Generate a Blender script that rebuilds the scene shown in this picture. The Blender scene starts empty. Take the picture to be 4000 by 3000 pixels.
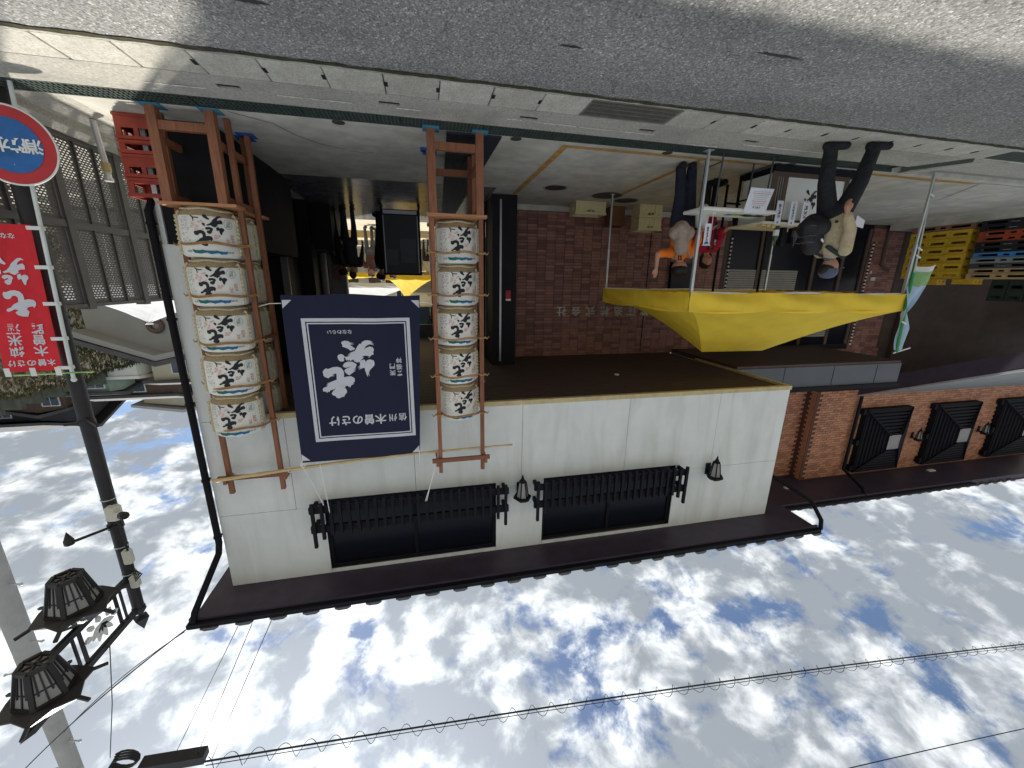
import bpy, bmesh, math, random
import numpy as np
from mathutils import Vector, Matrix
from mathutils.geometry import tessellate_polygon
random.seed(7)
S = bpy.context.scene
# ---------------------------------------------------------------- camera (the phone was held upside down)
cam = bpy.data.objects.new('camera', bpy.data.cameras.new('camera'))
S.collection.objects.link(cam)
cam.data.sensor_width = 36.0
cam.data.lens = 36.0 * 1510 / 4000
cam.data.clip_start = 0.05
cam.data.clip_end = 2000
ax, ay, az = (-.97643844, -.21540105, -.01305202), (-.043216, .25444445, -.96612132), (.21142456, -.94279394, -.25775812)
cam.matrix_world = Matrix(((ax[0], ay[0], az[0], 0), (ax[1], ay[1], az[1], 0), (ax[2], ay[2], az[2], 1.7), (0, 0, 0, 1)))
S.camera = cam
# ---------------------------------------------------------------- sky, sun, exposure
SUN_AZ, SUN_EL = math.radians(39), math.radians(64)      # behind the brewery, to the right of it
W = bpy.data.worlds.new('World'); S.world = W; W.use_nodes = True
nt = W.node_tree; nt.nodes.clear()
def wn(t, **k):
    n = nt.nodes.new(t)
    for a, b in k.items(): setattr(n, a, b)
    return n
def wl(a, b): nt.links.new(a, b)
def wmath(op, a, b=None, c=None):
    n = wn('ShaderNodeMath', operation=op)
    for i, v in enumerate((a, b, c)):
        if v is None: continue
        if isinstance(v, (int, float)): n.inputs[i].default_value = v
        else: wl(v, n.inputs[i])
    return n.outputs[0]
out = wn('ShaderNodeOutputWorld'); bg = wn('ShaderNodeBackground'); wl(bg.outputs[0], out.inputs[0])
sky = wn('ShaderNodeTexSky', sky_type='NISHITA'); sky.sun_disc = False
sky.sun_elevation = SUN_EL; sky.sun_rotation = SUN_AZ; sky.altitude = 800
tc = wn('ShaderNodeTexCoord'); sep = wn('ShaderNodeSeparateXYZ'); wl(tc.outputs['Generated'], sep.inputs[0])
zc = wmath('ADD', wmath('MAXIMUM', sep.outputs[2], 0.0), 0.22)
cmb = wn('ShaderNodeCombineXYZ')
wl(wmath('DIVIDE', sep.outputs[0], zc), cmb.inputs[0]); wl(wmath('DIVIDE', sep.outputs[1], zc), cmb.inputs[1]); cmb.inputs[2].default_value = 3.7
def wnoise(scale, detail, rough, dist, off):
    mp = wn('ShaderNodeMapping'); mp.inputs['Location'].default_value = off; wl(cmb.outputs[0], mp.inputs[0])
    n = wn('ShaderNodeTexNoise'); n.inputs['Scale'].default_value = scale; n.inputs['Detail'].default_value = detail
    n.inputs['Roughness'].default_value = rough; n.inputs['Distortion'].default_value = dist; wl(mp.outputs[0], n.inputs['Vector'])
    return n.outputs[0]
def wmap(v, a, b, c, d):
    n = wn('ShaderNodeMapRange', interpolation_type='SMOOTHSTEP'); wl(v, n.inputs[0])
    for i, q in enumerate((a, b, c, d)): n.inputs[i + 1].default_value = q
    return n.outputs[0]
big = wnoise(0.8, 2, .5, 0, (4.9, 14.2, 0))
med = wnoise(7.6, 8, .62, .2, (1, 13, 0))
lump = wnoise(3.2, 3, .5, .2, (13.1, 3.3, 0))
dens = wmath('ADD', wmath('ADD', wmath('MULTIPLY', med, .62), wmath('MULTIPLY', big, .30)), wmath('MULTIPLY', lump, .30))
cover = wmap(dens, .487, .59, 0, 1)
thick = wmap(wmath('ADD', wmath('MULTIPLY', wnoise(9.6, 7, .58, .25, (5.2, 1.1, 0)), .62), wmath('MULTIPLY', lump, .42)), .37, .57, 0, 1)
ramp = wn('ShaderNodeMix', data_type='RGBA'); wl(thick, ramp.inputs[0])
ramp.inputs[6].default_value = (.54, .56, .565, 1); ramp.inputs[7].default_value = (.15, .166, .185, 1)
dt = wn('ShaderNodeVectorMath', operation='DOT_PRODUCT'); wl(tc.outputs['Generated'], dt.inputs[0]); dt.inputs[1].default_value = (math.sin(SUN_AZ) * math.cos(SUN_EL), math.cos(SUN_AZ) * math.cos(SUN_EL), math.sin(SUN_EL))
glow = wmath('ADD', wmath('MULTIPLY', wmath('POWER', wmath('MAXIMUM', dt.outputs['Value'], 0.0), 10.0), 1.0), 1.0)     # thin cloud is brighter round the sun
rg = wn('ShaderNodeVectorMath', operation='SCALE'); wl(ramp.outputs[2], rg.inputs[0]); wl(glow, rg.inputs['Scale'])
skym = wn('ShaderNodeMix', data_type='RGBA', blend_type='MULTIPLY'); skym.inputs[0].default_value = 1
wl(sky.outputs[0], skym.inputs[6]); skym.inputs[7].default_value = (.05, .05, .05, 1)
mx = wn('ShaderNodeMix', data_type='RGBA'); wl(cover, mx.inputs[0]); wl(skym.outputs[2], mx.inputs[6]); wl(rg.outputs[0], mx.inputs[7])
wl(mx.outputs[2], bg.inputs[0]); bg.inputs[1].default_value = 1.0
sun = bpy.data.objects.new('sun', bpy.data.lights.new('sun', 'SUN')); S.collection.objects.link(sun)
sun.data.energy = 1.8; sun.data.angle = math.radians(1.8); sun.data.color = (1, .95, .86)
dsun = Vector((math.sin(SUN_AZ) * math.cos(SUN_EL), math.cos(SUN_AZ) * math.cos(SUN_EL), math.sin(SUN_EL)))
sun.rotation_euler = (-dsun).to_track_quat('-Z', 'Y').to_euler(); sun.location = (20, 25, 60)
vs = S.view_settings; vs.view_transform = 'Standard'; vs.look = 'None'; vs.exposure = 1.33; vs.gamma = 1; vs.use_curve_mapping = False
S.cycles.max_bounces = 6; S.cycles.diffuse_bounces = 4; S.cycles.glossy_bounces = 2; S.cycles.transmission_bounces = 4
S.cycles.use_denoising = True; S.cycles.sample_clamp_indirect = 4
# ---------------------------------------------------------------- materials
MATS = {}
def mat(name, col, rough=.65, var=.18, scale=6., bump=0., bscale=80., bdist=.01, ststreak=None, metal=0., rnd=0., spec=.4, stain=0., stcol=None, stscale=1.2, streak=None, trans=0.):
    if name in MATS: return MATS[name]
    m = bpy.data.materials.new(name); m.use_nodes = True; MATS[name] = m
    t = m.node_tree; N = t.nodes; L = t.links.new; b = N['Principled BSDF']
    b.inputs['Roughness'].default_value = rough; b.inputs['Metallic'].default_value = metal
    b.inputs['Specular IOR Level'].default_value = spec
    c = N.new('ShaderNodeTexCoord'); src = c.outputs['Object']
    if streak:
        mp = N.new('ShaderNodeMapping'); mp.inputs['Scale'].default_value = streak; L(src, mp.inputs[0]); src = mp.outputs[0]
    n = N.new('ShaderNodeTexNoise'); n.inputs['Scale'].default_value = scale; n.inputs['Detail'].default_value = 6; n.inputs['Roughness'].default_value = .62; L(src, n.inputs['Vector'])
    mr = N.new('ShaderNodeMapRange'); mr.inputs[1].default_value = .3; mr.inputs[2].default_value = .7; mr.inputs[3].default_value = 1 - var; mr.inputs[4].default_value = 1 + var; L(n.outputs[0], mr.inputs[0])
    f = mr.outputs[0]
    if rnd:
        oi = N.new('ShaderNodeObjectInfo'); r = N.new('ShaderNodeMapRange'); r.inputs[3].default_value = 1 - rnd; r.inputs[4].default_value = 1 + rnd; L(oi.outputs['Random'], r.inputs[0])
        mm = N.new('ShaderNodeMath'); mm.operation = 'MULTIPLY'; L(f, mm.inputs[0]); L(r.outputs[0], mm.inputs[1]); f = mm.outputs[0]
    hsv = N.new('ShaderNodeVectorMath'); hsv.operation = 'SCALE'; hsv.inputs[0].default_value = col[:3]; L(f, hsv.inputs['Scale'])
    o = hsv.outputs[0]
    if stain:
        n2 = N.new('ShaderNodeTexNoise'); n2.inputs['Scale'].default_value = stscale; n2.inputs['Detail'].default_value = 5; n2.inputs['Distortion'].default_value = .6
        if ststreak:
            mq = N.new('ShaderNodeMapping'); mq.inputs['Scale'].default_value = ststreak; L(c.outputs['Object'], mq.inputs[0]); L(mq.outputs[0], n2.inputs['Vector'])
        else: L(c.outputs['Object'], n2.inputs['Vector'])
        r2 = N.new('ShaderNodeMapRange'); r2.inputs[1].default_value = .48; r2.inputs[2].default_value = .72; r2.inputs[4].default_value = stain; L(n2.outputs[0], r2.inputs[0])
        mi = N.new('ShaderNodeMix'); mi.data_type = 'RGBA'; L(r2.outputs[0], mi.inputs[0]); L(o, mi.inputs[6]); mi.inputs[7].default_value = (*(stcol or [v * .4 for v in col[:3]]), 1); o = mi.outputs[2]
    L(o, b.inputs['Base Color'])
    if bump:
        n3 = N.new('ShaderNodeTexNoise'); n3.inputs['Scale'].default_value = bscale; n3.inputs['Detail'].default_value = 4; L(src, n3.inputs['Vector'])
        bp = N.new('ShaderNodeBump'); bp.inputs['Strength'].default_value = bump; bp.inputs['Distance'].default_value = bdist; L(n3.outputs[0], bp.inputs['Height']); L(bp.outputs[0], b.inputs['Normal'])
    if trans:
        tr = N.new('ShaderNodeBsdfTranslucent'); L(o, tr.inputs[0]); ms = N.new('ShaderNodeMixShader'); ms.inputs[0].default_value = trans
        L(b.outputs[0], ms.inputs[1]); L(tr.outputs[0], ms.inputs[2]); L(ms.outputs[0], N['Material Output'].inputs[0])
    return m
def asphalt_mat():
    m = bpy.data.materials.new('asphalt'); m.use_nodes = True; MATS['asphalt'] = m
    t = m.node_tree; N = t.nodes; L = t.links.new; b = N['Principled BSDF']; b.inputs['Roughness'].default_value = .85; b.inputs['Specular IOR Level'].default_value = .25
    c = N.new('ShaderNodeTexCoord')
    def tex(kind, s, **k):
        n = N.new(kind); n.inputs['Scale'].default_value = s
        for a, v in k.items(): n.inputs[a].default_value = v
        L(c.outputs['Object'], n.inputs['Vector']); return n
    v = tex('ShaderNodeTexVoronoi', 80); w = tex('ShaderNodeTexNoise', 1.1, Detail=8)
    mpx = N.new('ShaderNodeMapping'); mpx.inputs['Scale'].default_value = (.12, 1.3, 1); L(c.outputs['Object'], mpx.inputs[0]); wx = N.new('ShaderNodeTexNoise'); wx.inputs['Scale'].default_value = 1.6; wx.inputs['Detail'].default_value = 4; L(mpx.outputs[0], wx.inputs['Vector']); w2 = tex('ShaderNodeTexNoise', 46, Detail=3)
    cr = N.new('ShaderNodeValToRGB'); L(v.outputs['Color'], cr.inputs[0]); e = cr.color_ramp.elements
    e[0].position = .05; e[0].color = (.13, .128, .118, 1); e[1].position = .95; e[1].color = (.6, .585, .54, 1)
    for p, q in ((.3, .22), (.62, .29), (.8, .37)):
        x = e.new(p); x.color = (q, q * .985, q * .93, 1)
    mr = N.new('ShaderNodeMapRange'); mr.inputs[1].default_value = .25; mr.inputs[2].default_value = .75; mr.inputs[3].default_value = .7; mr.inputs[4].default_value = 1.25
    av = N.new('ShaderNodeMath'); av.operation = 'MULTIPLY_ADD'; av.inputs[1].default_value = .5; L(w.outputs[0], av.inputs[0]); hf = N.new('ShaderNodeMath'); hf.operation = 'MULTIPLY'; hf.inputs[1].default_value = .5; L(wx.outputs[0], hf.inputs[0]); L(hf.outputs[0], av.inputs[2]); L(av.outputs[0], mr.inputs[0])
    m2 = N.new('ShaderNodeMapRange'); m2.inputs[1].default_value = .3; m2.inputs[2].default_value = .7; m2.inputs[3].default_value = .75; m2.inputs[4].default_value = 1.25; L(w2.outputs[0], m2.inputs[0])
    mu = N.new('ShaderNodeMath'); mu.operation = 'MULTIPLY'; L(mr.outputs[0], mu.inputs[0]); L(m2.outputs[0], mu.inputs[1])
    sc = N.new('ShaderNodeVectorMath'); sc.operation = 'SCALE'; L(cr.outputs[0], sc.inputs[0]); L(mu.outputs[0], sc.inputs['Scale'])
    # fine cracks that wander over the whole surface
    wob = tex('ShaderNodeTexNoise', 2.2, Detail=5); ad = N.new('ShaderNodeVectorMath'); ad.operation = 'MULTIPLY_ADD'; L(wob.outputs['Color'], ad.inputs[0]); ad.inputs[1].default_value = (.5, .5, .5); L(c.outputs['Object'], ad.inputs[2])
    cv = N.new('ShaderNodeTexVoronoi'); cv.feature = 'DISTANCE_TO_EDGE'; cv.inputs['Scale'].default_value = .55; L(ad.outputs[0], cv.inputs['Vector'])
    r3 = N.new('ShaderNodeMapRange'); r3.inputs[1].default_value = .0; r3.inputs[2].default_value = .006; r3.inputs[3].default_value = .5; r3.inputs[4].default_value = 0; L(cv.outputs[0], r3.inputs[0])
    gate = N.new('ShaderNodeMapRange'); gate.inputs[1].default_value = .5; gate.inputs[2].default_value = .6; L(wob.outputs[0], gate.inputs[0])
    g2 = N.new('ShaderNodeMath'); g2.operation = 'MULTIPLY'; L(r3.outputs[0], g2.inputs[0]); L(gate.outputs[0], g2.inputs[1])
    mi = N.new('ShaderNodeMix'); mi.data_type = 'RGBA'; L(g2.outputs[0], mi.inputs[0]); L(sc.outputs[0], mi.inputs[6]); mi.inputs[7].default_value = (.03, .03, .028, 1)
    L(mi.outputs[2], b.inputs['Base Color'])
    bp = N.new('ShaderNodeBump'); bp.inputs['Strength'].default_value = .7; bp.inputs['Distance'].default_value = .006; L(v.outputs['Distance'], bp.inputs['Height']); L(bp.outputs[0], b.inputs['Normal'])
    return m
def glass_mat(name, col, rough=.06):
    m = bpy.data.materials.new(name); m.use_nodes = True; MATS[name] = m
    b = m.node_tree.nodes['Principled BSDF']; b.inputs['Base Color'].default_value = (*col, 1); b.inputs['Roughness'].default_value = rough
    b.inputs['Specular IOR Level'].default_value = .22 if name == 'dark_glass' else .5
    return m
asphalt_mat()
glass_mat('dark_glass', (.006, .007, .012), .25); glass_mat('house_glass', (.03, .05, .08)); glass_mat('bottle_glass', (.04, .10, .02), .1); glass_mat('black_bottle', (.01, .01, .012), .15)
mat('concrete', (.56, .54, .47), .9, .2, 3.5, .5, 90, stain=.5, stcol=(.27, .255, .215), stscale=.7)
mat('slab', (.52, .50, .43), .9, .3, 60, .6, 130, rnd=.1, stain=.35, stcol=(.24, .23, .2), stscale=3)
mat('kerb', (.44, .42, .365), .9, .3, 40, .6, 110, stain=.5, stcol=(.2, .19, .165), stscale=2)
mat('ground', (.3, .28, .24), .95, .2, .6)
mat('yard', (.62, .55, .42), .9, .12, 1.5)
mat('plaster', (.75, .78, .76), .85, .05, 2.2, .5, 55, stain=.42, stcol=(.50, .49, .44), stscale=1.6, ststreak=(2.2, 2.2, .35))
mat('mortar', (.075, .05, .045), .9, .2)
mat('brick', (.25, .118, .092), .6, .3, 7, .3, 40, rnd=.38)
mat('brick_wing', (.42, .19, .105), .6, .25, 9, .15, 40, rnd=.3)
mat('joint', (.12, .05, .035), .9, .2)
mat('black_metal', (.008, .008, .012), .65, .2, 5, 0, spec=.18)
mat('black_wall', (.012, .012, .015), .6, .25, 3, spec=.15)
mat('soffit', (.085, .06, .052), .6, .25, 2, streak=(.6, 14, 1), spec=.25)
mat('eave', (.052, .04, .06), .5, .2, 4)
mat('tile', (.10, .10, .11), .4, .2, 6)
mat('trim', (.55, .45, .24), .6, .2, 6)
mat('grey_metal', (.085, .092, .105), .45, .12, 1.5, spec=.5)
mat('corrugated', (.28, .28, .275), .5, .12, 2)
mat('chrome', (.3, .3, .31), .35, .1, 4, metal=.9)
mat('alu', (.55, .57, .58), .4, .1, 4, metal=.6)
mat('rackwood', (.26, .10, .05), .55, .3, 5, .3, 30, streak=(9, 9, 1), rnd=.12)
mat('shelfwood', (.46, .22, .10), .6, .25, 5, .2, 30, streak=(1, 9, 9))
mat('straw', (.42, .32, .19), .9, .3, 14, .8, 70, streak=(5, 5, 1))
mat('cover', (.82, .81, .74), .8, .06, 8, .3, 20, rnd=.07, stain=.25, stcol=(.58, .53, .42), stscale=4)
mat('plaincover', (.56, .53, .42), .85, .12, 8, .25, 60)
mat('rope', (.58, .50, .33), .9, .25, 30, .6, 120)
mat('cord', (.40, .23, .10), .85, .25, 20, .4, 100)
mat('ink', (.012, .014, .02), .6, .1)
mat('red_ink', (.62, .25, .17), .7, .2); mat('pink', (.72, .46, .46), .7, .15); mat('seal', (.25, .34, .33), .7, .2); mat('faint', (.52, .53, .5), .8, .2)
mat('noren', (.012, .015, .042), .85, .12, 60, .3, 260)
mat('white_cloth', (.62, .63, .68), .85, .05, 8, .2, 150)
mat('bamboo', (.60, .45, .22), .5, .25, 6, streak=(1, 9, 9))
mat('tent_yellow', (.98, .70, .06), .7, .07, 3, .35, 7, bdist=.03, trans=.25)
mat('tent_white', (.82, .83, .85), .7, .04, 3, .1, 8, trans=.25)
mat('white_plastic', (.78, .77, .70), .5, .05)
mat('paper', (.80, .80, .85), .8, .03); mat('cardcream', (.72, .68, .55), .7, .05)
mat('bin_beige', (.62, .54, .30), .5, .08)
mat('crate_yellow', (.66, .42, .035), .5, .12, 6, rnd=.1)
mat('crate_red', (.33, .045, .025), .5, .2, 6, rnd=.1)
for n_, c_ in dict(p_black=(.02, .021, .023), p_orange=(.38, .075, .03), p_blue=(.06, .24, .55), p_grey=(.24, .26, .24), p_dark=(.07, .075, .08), p_tan=(.45, .31, .15), p_brown=(.28, .15, .10), p_green=(.03, .045, .035)).items(): mat(n_, c_, .55, .15, 6)
mat('fence_grey', (.085, .08, .076), .5, .15, 3, metal=.2)
mat('red_cloth', (.62, .022, .035), .75, .12, 5, .2, 120, trans=.12)
mat('flag_blue', (.45, .62, .78), .7, .12, 4, trans=.2); mat('flag_green', (.30, .52, .22), .7, .15, 5, trans=.2)
mat('green_pole', (.03, .26, .09), .4, .1); mat('white_pole', (.70, .74, .72), .4, .08)
mat('sign_blue', (.02, .13, .38), .5, .2, 4, stain=.35, stcol=(.012, .05, .12), stscale=6); mat('sign_red', (.48, .03, .035), .5, .15, 4); mat('sign_white', (.74, .75, .72), .5, .08)
mat('pole_dark', (.02, .018, .019), .5, .25, 6); mat('pole_conc', (.40, .40, .39), .85, .15, 3, .3, 60)
mat('lamp_panel', (.46, .46, .44), .4, .06, 4, trans=.35)
mat('camera_box', (.62, .60, .52), .5, .06)
mat('orange_paint', (.50, .26, .055), .85, .35, 9, stain=.55, stcol=(.32, .27, .2), stscale=7)
mat('white_paint', (.78, .78, .74), .85, .2, 12)
mat('grate', (.075, .10, .085), .5, .25, 10, metal=.3); mat('grate_steel', (.32, .31, .28), .45, .2, 10, metal=.5)
mat('void', (.012, .012, .014), .8, .2)
mat('polished_floor', (.16, .16, .165), .22, .3, 2.5, .12, 5, spec=.5)
mat('moss', (.055, .05, .025), .95, .4, 20)
mat('rubber', (.02, .024, .035), .7, .15, 4)
mat('blue_pad', (.03, .13, .42), .7, .15); mat('teal_pad', (.05, .22, .32), .7, .15)
mat('iron', (.05, .048, .045), .6, .25, 8)
mat('skin', (.46, .24, .16), .55, .06); mat('hair', (.014, .012, .012), .55, .2, 30)
mat('tan_cloth', (.46, .37, .235), .8, .12, 7, 1., 9, bdist=.05); mat('black_cloth', (.012, .012, .015), .8, .2, 6, .9, 9, bdist=.05); mat('navy_cloth', (.012, .014, .03), .8, .2, 6, .9, 9, bdist=.05)
mat('orange_cloth', (.85, .20, .02), .8, .08, 7, .9, 10, bdist=.05); mat('happi_red', (.42, .01, .05), .8, .1, 6, .8, 10, bdist=.04); mat('cap_blue', (.09, .10, .15), .8, .1)
mat('pack_beige', (.36, .28, .225), .8, .15, 6, 1., 12, bdist=.04); mat('pack_black', (.012, .012, .014), .6, .2, 6, .4, 16); mat('pack_strap', (.02, .035, .032), .8, .1)
mat('grey_cloth', (.10, .11, .13), .8, .2, 6); mat('dark_cloth', (.02, .022, .026), .8, .2, 6); mat('brown_cloth', (.13, .06, .045), .8, .2, 6); mat('white_cloth2', (.5, .5, .5), .8, .1, 6)
mat('bag_white', (.68, .69, .66), .6, .08, 4, .6, 9, trans=.2)
mat('grass', (.055, .068, .022), .9, .4, 9); mat('dry_grass', (.13, .11, .055), .9, .35, 9); mat('soil', (.09, .075, .05), .95, .35, 2.5, .6, 8)
mat('house_white', (.78, .77, .71), .85, .05, 2); mat('house_cream', (.60, .56, .42), .85, .06, 2); mat('house_green', (.22, .30, .24), .8, .12, 2); mat('house_grey', (.24, .24, .225), .85, .08, 1.5); mat('house_brown', (.10, .065, .05), .8, .2, 2); mat('house_dark', (.035, .035, .04), .7, .2, 2)
mat('roof_dark', (.055, .055, .06), .6, .2, 3); mat('roof_edge', (.42, .42, .42), .6, .1); mat('roof_rust', (.22, .075, .035), .7, .2)
mat('hedge_wall', (.10, .11, .085), .9, .3, 3)
mat('blind', (.30, .275, .225), .7, .1); mat('wood_brown', (.16, .07, .03), .6, .25, 4); mat('white_box', (.72, .72, .66), .6, .04)
mat('cable', (.02, .02, .02), .6, .1); mat('string', (.80, .80, .78), .8, .05)
mat('board_panel', (.045, .047, .052), .6, .1); mat('poster', (.20, .12, .11), .6, .5, 20); mat('hydrant_brass', (.45, .38, .18), .45, .2, metal=.3); mat('chain', (.12, .12, .11), .5, .2, metal=.5)
mat('letter_steel', (.40, .36, .29), .35, .1, 4, metal=.4); mat('plaque_red', (.35, .01, .03), .5, .05)
mat('green_print', (.02, .20, .12), .6, .1, 3); mat('green_light', (.25, .45, .12), .6, .1); mat('blue_print', (.03, .2, .5), .6, .2)
# green-to-blue printed wave on the barrels
_m = mat('wave', (.01, .16, .10), .65, .05); _t = _m.node_tree; _b = _t.nodes['Principled BSDF']
_c = _t.nodes.new('ShaderNodeTexCoord'); _s = _t.nodes.new('ShaderNodeSeparateXYZ'); _t.links.new(_c.outputs['Object'], _s.inputs[0])
_r = _t.nodes.new('ShaderNodeValToRGB'); _a = _t.nodes.new('ShaderNodeMapRange'); _a.inputs[1].default_value = -.17; _a.inputs[2].default_value = .15; _t.links.new(_s.outputs[0], _a.inputs[0]); _t.links.new(_a.outputs[0], _r.inputs[0])
_r.color_ramp.elements[0].color = (.015, .14, .42, 1); _r.color_ramp.elements[1].color = (.01, .15, .055, 1); _t.links.new(_r.outputs[0], _b.inputs['Base Color'])
# ---------------------------------------------------------------- mesh building
COL = S.collection
class MB:
    def __init__(s): s.v = []; s.f = []; s.m = []; s.ms = []; s.sm = []
    def mi(s, m):
        if m not in s.ms: s.ms.append(m)
        return s.ms.index(m)
    def add(s, vs, fs, m=None, smooth=False):
        k = len(s.v); s.v += [tuple(p) for p in vs]; i = s.mi(m)
        for f in fs: s.f.append(tuple(k + a for a in f)); s.m.append(i); s.sm.append(smooth)
        return s
    def box(s, x0, x1, y0, y1, z0, z1, m=None):
        x0, x1 = min(x0, x1), max(x0, x1); y0, y1 = min(y0, y1), max(y0, y1); z0, z1 = min(z0, z1), max(z0, z1)
        return s.add([(x0, y0, z0), (x1, y0, z0), (x1, y1, z0), (x0, y1, z0), (x0, y0, z1), (x1, y0, z1), (x1, y1, z1), (x0, y1, z1)],
                     [(0, 3, 2, 1), (4, 5, 6, 7), (0, 1, 5, 4), (1, 2, 6, 5), (2, 3, 7, 6), (3, 0, 4, 7)], m)
    def bbox(s, x0, x1, y0, y1, z0, z1, c, m=None):      # box with chamfered vertical edges and a softened top
        x0, x1 = min(x0, x1), max(x0, x1); y0, y1 = min(y0, y1), max(y0, y1)
        def ring(i, z): return [(x0 + c + i, y0 + i, z), (x1 - c - i, y0 + i, z), (x1 - i, y0 + c + i, z), (x1 - i, y1 - c - i, z), (x1 - c - i, y1 - i, z), (x0 + c + i, y1 - i, z), (x0 + i, y1 - c - i, z), (x0 + i, y0 + c + i, z)]
        v = ring(c * .6, z0) + ring(0, z0 + c) + ring(0, z1 - c) + ring(c * .6, z1); f = [tuple(range(7, -1, -1)), tuple(range(24, 32))]
        for r in range(3):
            for i in range(8): f.append((r * 8 + i, r * 8 + (i + 1) % 8, r * 8 + 8 + (i + 1) % 8, r * 8 + 8 + i))
        return s.add(v, f, m)
    def beam(s, p, q, w, h, m=None, up=(0, 0, 1)):
        p, q = Vector(p), Vector(q); d = (q - p).normalized(); u = Vector(up)
        if abs(d.dot(u)) > .98: u = Vector((0, 1, 0))
        a = d.cross(u).normalized() * w / 2; b = a.cross(d).normalized() * h / 2
        v = [p - a - b, p + a - b, p + a + b, p - a + b, q - a - b, q + a - b, q + a + b, q - a + b]
        return s.add(v, [(0, 3, 2, 1), (4, 5, 6, 7), (0, 1, 5, 4), (1, 2, 6, 5), (2, 3, 7, 6), (3, 0, 4, 7)], m)
    def tube(s, pts, r, n=8, m=None, caps=True):
        pts = [Vector(p) for p in pts]; rs = r if isinstance(r, (list, tuple)) else [r] * len(pts); v = []; f = []
        a = None
        for i, p in enumerate(pts):
            d = (pts[min(i + 1, len(pts) - 1)] - pts[max(i - 1, 0)]).normalized()
            if a is None: a = d.orthogonal().normalized()
            a = (a - d * a.dot(d)).normalized(); b = d.cross(a)
            v += [p + (a * math.cos(t * 2 * math.pi / n) + b * math.sin(t * 2 * math.pi / n)) * rs[i] for t in range(n)]
        for i in range(len(pts) - 1):
            for t in range(n): f.append((i * n + t, i * n + (t + 1) % n, i * n + n + (t + 1) % n, i * n + n + t))
        s.add(v, f, m, n > 5)
        if caps: s.add(v[:n], [tuple(range(n - 1, -1, -1))], m); s.add(v[-n:], [tuple(range(n))], m)
        return s
    def lathe(s, prof, n=24, c=(0, 0, 0), m=None, a0=0, smooth=True, caps=True):
        v = []; f = []
        for r, z in prof: v += [(c[0] + r * math.cos(a0 + t * 2 * math.pi / n), c[1] + r * math.sin(a0 + t * 2 * math.pi / n), c[2] + z) for t in range(n)]
        for i in range(len(prof) - 1):
            for t in range(n): f.append((i * n + t, i * n + (t + 1) % n, i * n + n + (t + 1) % n, i * n + n + t))
        s.add(v, f, m, smooth)
        if caps: s.add(v[:n], [tuple(range(n - 1, -1, -1))], m); s.add(v[-n:], [tuple(range(n))], m)
        return s
    def grid(s, fn, nu, nv, m=None, smooth=True):
        v = [fn(i / nu, j / nv) for j in range(nv + 1) for i in range(nu + 1)]
        return s.add(v, [(j * (nu + 1) + i, j * (nu + 1) + i + 1, (j + 1) * (nu + 1) + i + 1, (j + 1) * (nu + 1) + i) for j in range(nv) for i in range(nu)], m, smooth)
    def sheet(s, poly, fr, m=None):                       # flat concave polygon, fr maps (u,v)->xyz
        t = tessellate_polygon([[Vector((a, b, 0)) for a, b in poly]])
        return s.add([fr(a, b) for a, b in poly], [tuple(x) for x in t], m)
    def prism(s, poly, fr, th, m=None):                   # polygon with thickness, fr maps (u,v,w)
        n = len(poly); t = tessellate_polygon([[Vector((a, b, 0)) for a, b in poly]])
        s.add([fr(a, b, 0) for a, b in poly] + [fr(a, b, th) for a, b in poly], [tuple(x) for x in t] + [tuple(n + y for y in reversed(x)) for x in t] + [(i, (i + 1) % n, n + (i + 1) % n, n + i) for i in range(n)], m)
        return s
    def ball(s, c, r, m=None, nu=12, nv=8):
        r = r if isinstance(r, (tuple, list)) else (r, r, r); v = []; f = []
        for j in range(nv + 1):
            for i in range(nu):
                th, ph = math.pi * j / nv, 2 * math.pi * i / nu
                v.append((c[0] + r[0] * math.sin(th) * math.cos(ph), c[1] + r[1] * math.sin(th) * math.sin(ph), c[2] + r[2] * math.cos(th)))
        for j in range(nv):
            for i in range(nu): f.append((j * nu + i, (j + 1) * nu + i, (j + 1) * nu + (i + 1) % nu, j * nu + (i + 1) % nu))
        return s.add(v, f, m, True)
    def holey(s, u0, u1, v0, v1, rects, fr, th, m=None):  # plate with rectangular openings; fr maps (u,v,w)
        us = sorted({u0, u1, *[r[0] for r in rects], *[r[1] for r in rects]}); vv = sorted({v0, v1, *[r[2] for r in rects], *[r[3] for r in rects]})
        nu, nv = len(us) - 1, len(vv) - 1
        def solid(i, j):
            if not (0 <= i < nu and 0 <= j < nv): return False
            a, b = (us[i] + us[i + 1]) / 2, (vv[j] + vv[j + 1]) / 2
            return not any(r[0] < a < r[1] and r[2] < b < r[3] for r in rects)
        vs = []; ix = {}
        def V(i, j, k):
            if (i, j, k) not in ix: ix[i, j, k] = len(vs); vs.append(fr(us[i], vv[j], th * k))
            return ix[i, j, k]
        fs = []
        for i in range(nu):
            for j in range(nv):
                if not solid(i, j): continue
                fs.append((V(i, j, 0), V(i + 1, j, 0), V(i + 1, j + 1, 0), V(i, j + 1, 0))); fs.append((V(i, j, 1), V(i, j + 1, 1), V(i + 1, j + 1, 1), V(i + 1, j, 1)))
                for a, b, c, d in ((-1, 0, (i, j), (i, j + 1)), (1, 0, (i + 1, j + 1), (i + 1, j)), (0, -1, (i + 1, j), (i, j)), (0, 1, (i, j + 1), (i + 1, j + 1))):
                    if not solid(i + a, j + b): fs.append((V(*c, 0), V(*d, 0), V(*d, 1), V(*c, 1)))
        return s.add(vs, fs, m)
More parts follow.
